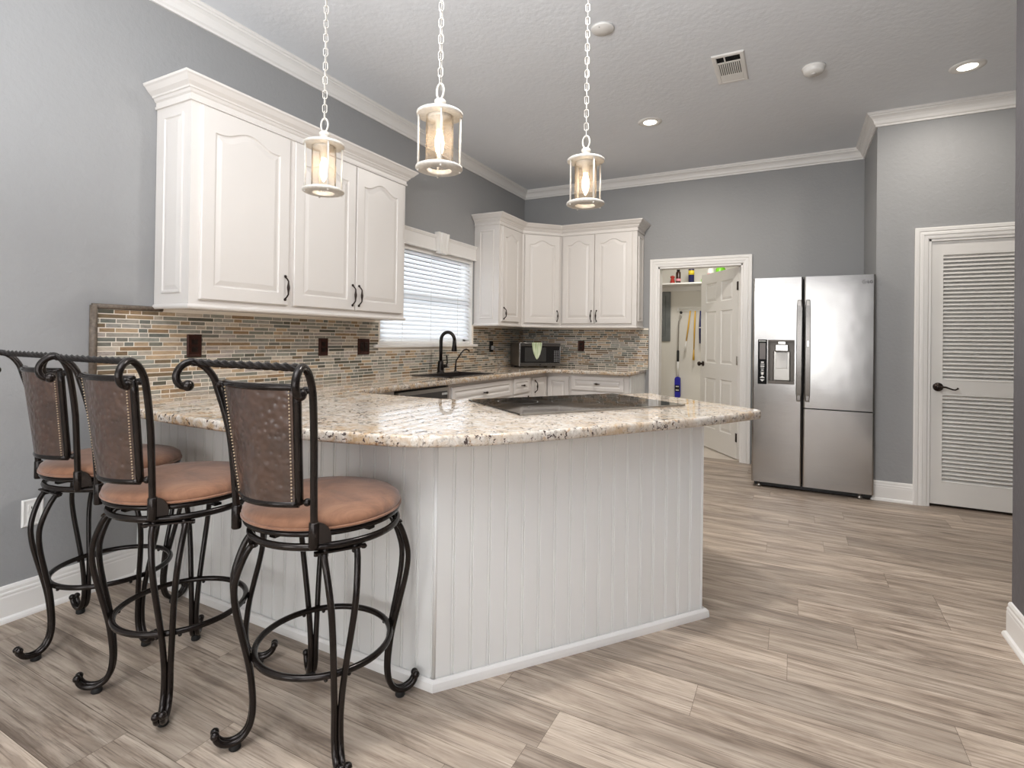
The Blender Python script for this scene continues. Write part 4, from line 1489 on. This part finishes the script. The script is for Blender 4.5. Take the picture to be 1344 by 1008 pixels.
def stool_back(t):
    LL = dict(local=True)
    postc = []
    for sg in (-1, 1):
        base = [(0.161, -0.194, 0.650), (0.163, -0.197, 0.72), (0.167, -0.203, 0.82), (0.174, -0.211, 0.92), (0.185, -0.224, 1.0), (0.196, -0.238, 1.062)]
        out = Vector((0.41, -0.91, 0))
        o = Vector((0.196, -0.238, 1.062))
        curl = [(0.012, 1.100), (0.036, 1.133), (0.068, 1.149), (0.095, 1.137), (0.108, 1.113), (0.106, 1.092), (0.094, 1.079), (0.079, 1.079)]
        P = base + [tuple(o + out * d - Vector((0, 0, 1.062)) + Vector((0, 0, z))) for d, z in curl]
        P = [(sg * x, y, z) for x, y, z in P]
        P3 = []
        for k in range(len(P) - 1):
            p0, p1, p2, p3 = [Vector(P[max(0, min(len(P) - 1, k + j))]) for j in (-1, 0, 1, 2)]
            for i in range(4):
                u = i / 4
                P3.append(0.5 * ((2 * p1) + (p2 - p0) * u + (2 * p0 - 5 * p1 + 4 * p2 - p3) * u * u + (3 * p1 - p0 - 3 * p2 + p3) * u ** 3))
        P3.append(Vector(P[-1]))
        m = MB().tube(P3, 0.0105, 10)
        m.ball(P[-1], 0.0165, 12)
        # bracket plate and sleeve at the seat
        m.lathe((sg * 0.1615, -0.195, 0.640), [(0.0125, 0), (0.0145, 0.004), (0.0145, 0.068), (0.0125, 0.072)], 12)
        post = build('back_post', m, M_IRON, t, **LL)
        pl = []
        for k in range(9):
            a = PI / 2 * k / 8
            pl.append((math.sin(a) * 0.038, 0.668 + 0.042 * math.cos(a)))
        pl = [(0.0, 0.650), (0.0, 0.710)] + pl[1:] + [(0.038, 0.655)]
        d = Vector((sg * 0.74, 0.67, 0))
        b = Vector((sg * 0.169, -0.190, 0))
        nn = Vector((0.67 * sg, -0.74, 0))
        mm = MB().loops([[b + d * s + nn * w + Vector((0, 0, z)) for s, z in pl] for w in (-0.003, 0.003)])
        build('bracket', mm, M_IRON, post, **LL)
        postc.append(P3)
    # twisted top rail between the crests of the two posts
    a = Vector((-0.222, -0.298, 1.147))
    b = Vector((0.222, -0.298, 1.147))
    pts = [a.lerp(b, k / 60) for k in range(61)]
    m = MB().tube(pts, 0.0095, 16, prof=lambda q: 1.0 + 0.26 * math.cos(4 * q), twist=2 * PI * 3.2, up=(0, 1, 0))
    build('twisted_rail', m, M_IRON, t, **LL)

    # bowed leather panel in its own frame
    def surf(u, v, off=0.0):
        w = 0.121 + 0.026 * v
        z = 0.766 + 0.316 * v
        y = -0.211 - 0.037 * v - 0.04 * (1 - u * u)
        return Vector((u * w, y - off, z))
    nu, nv = 14, 12
    m = MB()
    for off, rev in ((0.006, False), (-0.006, True)):
        ids = [m.add([surf(-0.95 + 1.9 * i / nu, j / nv, off) for i in range(nu + 1)]) for j in range(nv + 1)]
        for j in range(nv):
            for i in range(nu):
                m.face((ids[j][i], ids[j][i + 1], ids[j + 1][i + 1], ids[j + 1][i]), True)
    pan = build('back_panel', m, M_LEATH, t, **LL)
    nail = bpy.data.materials.get('brass_nailhead') or simple('brass_nailhead', srgb(196, 176, 150), 0.3, 0.9)
    for u in (-0.9, 0.9):
        m = MB()
        for k in range(34):
            m.ball(surf(u, 0.015 + 0.97 * k / 33, 0.0075), 0.0028, 6)
        build('nailhead_row', m, nail, pan, **LL)
    m = MB()
    for u in (-1, 1):
        m.tube([surf(u, v / 8 * 1.04 - 0.02) for v in range(9)], 0.0115, 8)
    for v in (-0.02, 1.02):
        m.tube([surf(-1 + 2 * k / 14, v) for k in range(15)], 0.0105, 8)
    for sg in (-1, 1):
        for v, px, py in ((0.0, 0.160, -0.195), (1.0, 0.202, -0.245)):
            s_ = surf(sg, v)
            e_ = Vector((sg * px, py, s_.z))
            m.tube([s_, e_], 0.006, 8)
            m.ball(s_.lerp(e_, 0.55), 0.0115, 10)
    build('back_frame', m, M_IRON, t, **LL)


stools = [((0.427, -4.698), math.radians(-1), math.radians(0), 'dark metal bar stool with brown suede seat closest to the grey left wall'),
          ((1.000, -4.750), math.radians(0), math.radians(48), 'dark metal bar stool with brown suede seat, the middle one of three'),
          ((1.612, -4.664), math.radians(1), math.radians(57), 'dark metal bar stool with brown suede seat nearest the peninsula corner')]
for (sx, sy), rz, la, lab in stools:
    s = make_stool()
    stool_legs(s, la - rz)
    stool_back(s)
    s.location = (sx, sy, 0)
    s.rotation_euler = (0, 0, rz)
    s['label'] = lab
    MW[s] = Matrix.Translation((sx, sy, 0)) @ Matrix.Rotation(rz, 4, 'Z')

# ------------------------------------------------------------------ pendant lights
def make_pendant():
    t = thing('pendant_light', 'pendant', 'pendant light', (0, 0, 0), 0, 'lantern pendants over the peninsula')
    L = dict(local=True)
    Rr = 0.088
    m = MB().lathe((0, 0, 0), [(0.047, -0.004), (0.050, -0.006), (Rr - 0.006, -0.003), (Rr, 0.0), (Rr + 0.002, 0.004), (Rr, 0.010), (Rr - 0.006, 0.013), (0.047, 0.013), (0.047, -0.004)], 40, close=False)
    for k in range(4):
        a = PI / 4 + k * PI / 2
        m.ball((0.079 * math.cos(a), 0.079 * math.sin(a), -0.005), 0.0045, 8)
    build('bottom_ring', m, M_PEND, t, **L)
    m = MB().lathe((0, 0, 0), [(0.001, 0.203), (Rr - 0.004, 0.203), (Rr, 0.206), (Rr, 0.214), (Rr - 0.006, 0.218), (0.03, 0.222), (0.02, 0.226), (0.019, 0.25), (0.022, 0.252), (0.022, 0.262), (0.016, 0.268), (0.006, 0.272), (0.001, 0.273)], 40)
    build('top_cap', m, M_PEND, t, **L)
    for k in range(4):
        a = PI / 4 + k * PI / 2
        m = MB().tube([(0.079 * math.cos(a), 0.079 * math.sin(a), 0.01), (0.079 * math.cos(a), 0.079 * math.sin(a), 0.205)], 0.004, 8)
        build('cage_rod', m, M_PEND, t, **L)
    m = MB()
    n = 40
    ids = [m.add([(0.052 * math.cos(2 * PI * k / n), 0.052 * math.sin(2 * PI * k / n), z) for k in range(n)]) for z in (0.006, 0.202)]
    for k in range(n):
        m.face((ids[0][k], ids[0][(k + 1) % n], ids[1][(k + 1) % n], ids[1][k]), True)
    build('glass_cylinder', m, M_SEED, t, **L)
    m = MB().lathe((0, 0, 0), [(0.046, 0.203), (0.044, 0.192), (0.018, 0.184), (0.014, 0.150), (0.001, 0.150)], 20)
    build('socket', m, M_PEND, t, **L)
    m = MB().lathe((0, 0, 0), [(0.001, 0.046), (0.006, 0.052), (0.014, 0.072), (0.0175, 0.096), (0.016, 0.118), (0.011, 0.140), (0.010, 0.152)], 16)
    build('bulb', m, M_BULB, t, **L)
    m = MB()
    m.tube([(0.017 * math.cos(k * PI / 10), 0.0, 0.298 + 0.030 * math.sin(k * PI / 10)) for k in range(20)], 0.0042, 8, True)
    build('hanging_loop', m, M_PEND, t, **L)
    m = MB()
    z = 0.340
    top = ZC - 0.030
    k = 0
    while z < top - ZP - 0.01:
        ax = k % 2
        P = []
        for j in range(16):
            a = 2 * PI * j / 16
            x_, zz = 0.0095 * math.cos(a), 0.0085 * math.sin(a) + (0.0105 if math.sin(a) > 0 else -0.0105)
            P.append((x_ * 0.95 if ax else x_ * 0.3, x_ * 0.3 if ax else -x_ * 0.95, z + zz))
        m.tube(P, 0.0019, 6, True)
        z += 0.0315
        k += 1
    m.tube([(0.003, 0.003, 0.30), (-0.003, 0.002, 0.45), (0.003, -0.002, 0.62), (-0.002, 0.003, 0.8), (0.0, 0.0, top - ZP)], 0.0010, 6)
    build('chain', m, M_PEND, t, **L)
    h = ZC - ZP
    m = MB().lathe((0, 0, 0), [(0.001, h - 0.035), (0.012, h - 0.034), (0.016, h - 0.026), (0.05, h - 0.016), (0.062, h - 0.008), (0.062, h)], 28)
    build('ceiling_canopy', m, M_PEND, t, **L)
    return t


ZP = 1.868
pend = None
for (px, py, rz, lab) in ((1.097, -4.212, 0.25, 'white lantern pendant light hanging in front of the left wall cabinet'),
                          (1.751, -4.254, -0.1, 'white lantern pendant light in the middle, over the peninsula corner'),
                          (2.072, -3.519, 0.05, 'white lantern pendant light hanging over the cooktop')):
    pend = make_pendant() if pend is None else copy_tree(pend)
    pend.location = (px, py, ZP)
    pend.rotation_euler = (0, 0, rz)
    pend['label'] = lab

# ------------------------------------------------------------------ ceiling fittings
first = None
for (x, y, lab) in ((1.884, -1.470, 'round recessed ceiling light above the back counter'), (3.944, -1.473, 'round recessed ceiling light near the louvered closet door')):
    t = thing('recessed_light', lab, 'ceiling light', (x, y, ZC), 0, 'recessed ceiling lights')
    build('trim_ring', MB().lathe((x, y, ZC), [(0.053, -0.001), (0.055, -0.006), (0.075, -0.007), (0.096, -0.003), (0.097, 0.0)], 36, close=False), M_PWHITE, t)
    build('lamp', MB().lathe((x, y, ZC), [(0.001, -0.004), (0.053, -0.004), (0.054, -0.001)], 28), M_LAMP, t)
    l = bpy.data.lights.new('recessed_lamp', 'AREA')
    l.shape, l.size, l.energy, l.color = 'DISK', 0.1, (26 if x < 3 else 10), (1.0, 0.94, 0.86)
    o = bpy.data.objects.new('recessed_lamp', l)
    COL.objects.link(o)
    o.location = (x, y, ZC - 0.02)
t = thing('smoke_detector', 'round white smoke detector on the ceiling right of the vent', 'smoke detector', (3.056, -1.897, ZC))
m = MB().lathe((3.056, -1.897, ZC), [(0.070, 0.0), (0.070, -0.010), (0.064, -0.012), (0.062, -0.030), (0.054, -0.042), (0.001, -0.043)], 32)
build('housing', m, M_PWHITE, t)
build('test_button', MB().lathe((3.056, -1.897, ZC - 0.043), [(0.016, 0.0), (0.014, -0.003), (0.001, -0.004)], 16), M_PWHITE, t)
t = thing('ceiling_cover', 'flat round white cover plate on the ceiling beside a pendant chain', 'cover plate', (1.952, -2.934, ZC))
build('disc', MB().lathe((1.952, -2.934, ZC), [(0.066, 0.0), (0.066, -0.008), (0.062, -0.012), (0.001, -0.013)], 32), M_PWHITE, t)
build('screw', MB().lathe((1.945, -2.975, ZC - 0.0125), [(0.004, 0), (0.003, -0.001)], 8), M_GREYMET, t)
vx0, vx1, vy0, vy1 = 2.470, 2.665, -2.33, -1.92
t = thing('ceiling_vent', 'white rectangular air vent grille in the ceiling', 'vent', ((vx0 + vx1) / 2, (vy0 + vy1) / 2, ZC))
m = MB()
L = []
for e, z in ((0, 0), (0.0, -0.004), (0.006, -0.009), (0.026, -0.010), (0.028, -0.002)):
    L.append([(vx0 + e, vy0 + e, ZC + z), (vx1 - e, vy0 + e, ZC + z), (vx1 - e, vy1 - e, ZC + z), (vx0 + e, vy1 - e, ZC + z)])
m.loops(L, False, False)
build('vent_frame', m, M_PWHITE, t)
build('duct', MB().box((vx0 + 0.027, vy0 + 0.027, ZC - 0.002), (vx1 - 0.027, vy1 - 0.027, ZC - 0.0005)), M_DARK, t)
m = MB()
vA, vB = vy0 + 0.115, vy0 + 0.285
for k in range(12):
    x = vx0 + 0.03 + (vx1 - vx0 - 0.06) * k / 11
    m.box((x - 0.0035, vA, ZC - 0.009), (x + 0.0035, vB, ZC - 0.003))
m.box((vx0 + 0.027, vB, ZC - 0.009), (vx1 - 0.027, vy1 - 0.027, ZC - 0.005))
m.box((vx0 + 0.027, vA - 0.014, ZC - 0.009), (vx1 - 0.027, vA, ZC - 0.004))
for k in range(4):
    y = vy0 + 0.032 + k * 0.02
    i = m.add([(vx0 + 0.028, y, ZC - 0.009), (vx1 - 0.028, y, ZC - 0.009), (vx1 - 0.028, y + 0.012, ZC - 0.003), (vx0 + 0.028, y + 0.012, ZC - 0.003)])
    m.face(i)
m.box((vx0 + 0.072, vy0 + 0.028, ZC - 0.0095), (vx0 + 0.08, vA - 0.014, ZC - 0.004))
build('louvers', m, M_PWHITE, t)

# ------------------------------------------------------------------ laundry room contents
SZ = 2.01
t = thing('laundry_shelf', 'white shelf high on the laundry room wall', 'shelf', (2.0, 1.62, SZ))
build('board', MB().box((1.002, 1.45, SZ - 0.02), (3.198, LYB - 0.002, SZ)), M_DOOR, t)
build('cleat', MB().box((1.002, LYB - 0.022, SZ - 0.085), (3.198, LYB - 0.002, SZ - 0.021)), M_DOOR, t)


def bottle(label, x, y, prof, mats, cat='bottle'):
    t = thing('cleaner_bottle', label, cat, (x, y, SZ), 0, 'bottles on the laundry shelf')
    for nm, pr, mt in zip(('body', 'label_band', 'cap'), prof, mats):
        build(nm, MB().lathe((x, y, SZ + 0.0005), pr, 16), mt, t)
    return t


bottle('dark amber spray can on the laundry shelf', 1.565, 1.58, ([(0.03, 0), (0.032, 0.01), (0.032, 0.15), (0.02, 0.165), (0.001, 0.166)], [(0.0328, 0.03), (0.0328, 0.065)], [(0.021, 0.166), (0.021, 0.20), (0.012, 0.205)]), (M_AMBER, M_PINK, M_BLACK))
bottle('blue and yellow cleaner can on the laundry shelf', 1.735, 1.58, ([(0.038, 0), (0.038, 0.19), (0.03, 0.2), (0.001, 0.2)], [(0.0388, 0.11), (0.0388, 0.17)], [(0.03, 0.2), (0.03, 0.225), (0.001, 0.226)]), (M_NAVY, M_YEL, M_YEL))
bottle('pink and white bottle on the laundry shelf above the open door', 1.985, 1.58, ([(0.045, 0), (0.047, 0.02), (0.047, 0.16), (0.025, 0.2), (0.001, 0.201)], [(0.048, 0.05), (0.048, 0.12)], [(0.024, 0.2), (0.024, 0.23), (0.001, 0.231)]), (M_PWHITE, M_PINK, M_YEL))
bottle('lime green jug on the laundry shelf above the open door', 2.105, 1.58, ([(0.06, 0), (0.062, 0.02), (0.062, 0.17), (0.03, 0.21), (0.001, 0.211)], [(0.063, 0.05), (0.063, 0.11)], [(0.028, 0.21), (0.028, 0.24), (0.001, 0.241)]), (M_LIME, M_YEL, M_LIME))
m = MB()
for k, (r_, z) in enumerate(((0.036, 0),)):
    m.lathe((1.49, 1.57, SZ + 0.001), [(0.03, 0), (0.034, 0.01), (0.02, 0.07), (0.022, 0.075), (0.032, 0.085), (0.03, 0.10), (0.001, 0.112)], 16)
tag(build('red_scrubber', m, M_RED), 'small red topped scrubber lying beside the amber can', 'scrubber')
m = MB().box((1.87, 1.5, SZ + 0.001), (1.96, 1.62, SZ + 0.045))
tag(build('green_sponge_pack', m, M_LIME, bevel=0.008), 'flat lime green pack on the laundry shelf', 'sponge')

t = thing('electrical_panel', 'grey electrical panel on the laundry room wall', 'electrical panel', (1.25, LYB, 1.58))
build('box', MB().box((1.06, LYB - 0.02, 1.225), (1.425, LYB - 0.001, 1.92)), M_GREYMET, t, bevel=0.004)
build('panel_door', MB().box((1.13, LYB - 0.028, 1.30), (1.36, LYB - 0.02, 1.86)), M_GREYMET, t, bevel=0.003)

t = thing('tool_rack', 'white wire tool rack on the laundry room wall', 'rack', (1.75, LYB, 1.66))
m = MB()
for z in (1.655, 1.685):
    m.tube([(1.525, LYB - 0.02, z), (2.2, LYB - 0.02, z)], 0.004, 6)
for x in (1.58, 1.70, 1.76, 1.83, 1.9):
    m.tube([(x, LYB - 0.02, 1.66), (x, LYB - 0.06, 1.645), (x, LYB - 0.062, 1.665)], 0.003, 6)
for x in (1.53, 1.95):
    m.box((x - 0.01, LYB - 0.02, 1.645), (x + 0.01, LYB - 0.001, 1.695))
build('rail', m, M_PWHITE, t)
# long handled mop
hx, hy = 1.548, LYB - 0.06
t = thing('floor_mop', 'silver and black mop with a blue bottle hanging on the laundry wall', 'mop', (hx, hy, 1.0))
m = MB().tube([(hx + 0.03, hy, 1.62), (hx + 0.03, hy, 1.56), (hx, hy, 1.50), (hx - 0.005, hy, 1.08)], 0.008, 8)
build('pole', m, M_STEELP, t)
build('top_hook', MB().ball((hx + 0.03, hy, 1.625), 0.02, 10), M_BLACK, t)
build('grip', MB().lathe((hx - 0.005, hy, 0.945), [(0.015, 0), (0.017, 0.01), (0.017, 0.145), (0.012, 0.155)], 12), M_BLACK, t)
build('lower_pole', MB().tube([(hx - 0.005, hy, 0.95), (hx - 0.005, hy, 0.74)], 0.014, 8), M_PWHITE, t)
m = MB()
sh = []
for k in range(16):
    a = 2 * PI * k / 16
    sh.append((0.04 * math.cos(a), (0.11 if math.sin(a) > 0 else -0.11) + 0.04 * math.sin(a)))
m.loops([[(hx - 0.005 + p * sc, hy + q_, 0.585 + z * (1 if sc == 1 else 0.98)) for p, z in sh] for q_, sc in ((-0.022, 0.9), (-0.015, 1), (0.02, 1), (0.028, 0.9))])
bt = build('blue_head', m, M_BLUE, t)
m = MB().box((hx - 0.038, hy - 0.0245, 0.53), (hx + 0.028, hy - 0.0215, 0.62))
build('black_label', m, M_BLACK, bt)
m = MB()
for z in (0.60, 0.55):
    m.box((hx - 0.026, hy - 0.0258, z - 0.006), (hx + 0.016, hy - 0.0244, z + 0.006))
build('label_marks', m, M_PWHITE, bt)
for (x, lab, dx, mt, z1) in ((1.70, 'yellow handled brush leaning on the laundry wall rack', -0.05, M_WOODY, 1.22), (1.765, 'yellow and white duster hanging from the laundry wall rack', -0.012, M_WOODY, 1.10), (1.835, 'navy blue duster hanging beside the open laundry door', 0.0, M_NAVY, 1.20)):
    t = thing('hanging_brush', lab, 'brush', (x, LYB - 0.055, 1.4))
    build('handle', MB().tube([(x, LYB - 0.055, 1.645), (x + dx * 0.5, LYB - 0.055, 1.42), (x + dx, LYB - 0.055, z1)], [0.009, 0.011, 0.007] if mt is not M_NAVY else [0.01, 0.02, 0.014], 8), mt, t)
    if mt is not M_NAVY:
        build('bristle_head', MB().tube([(x + dx, LYB - 0.055, z1 + 0.01), (x + dx * 1.3, LYB - 0.055, z1 - 0.13)], [0.008, 0.016], 8), M_PWHITE if dx < -0.02 else M_WOODY, t)
    else:
        build('strap', MB().lathe((x, LYB - 0.055, 1.41), [(0.022, 0), (0.022, 0.012)], 10), M_PWHITE, t)
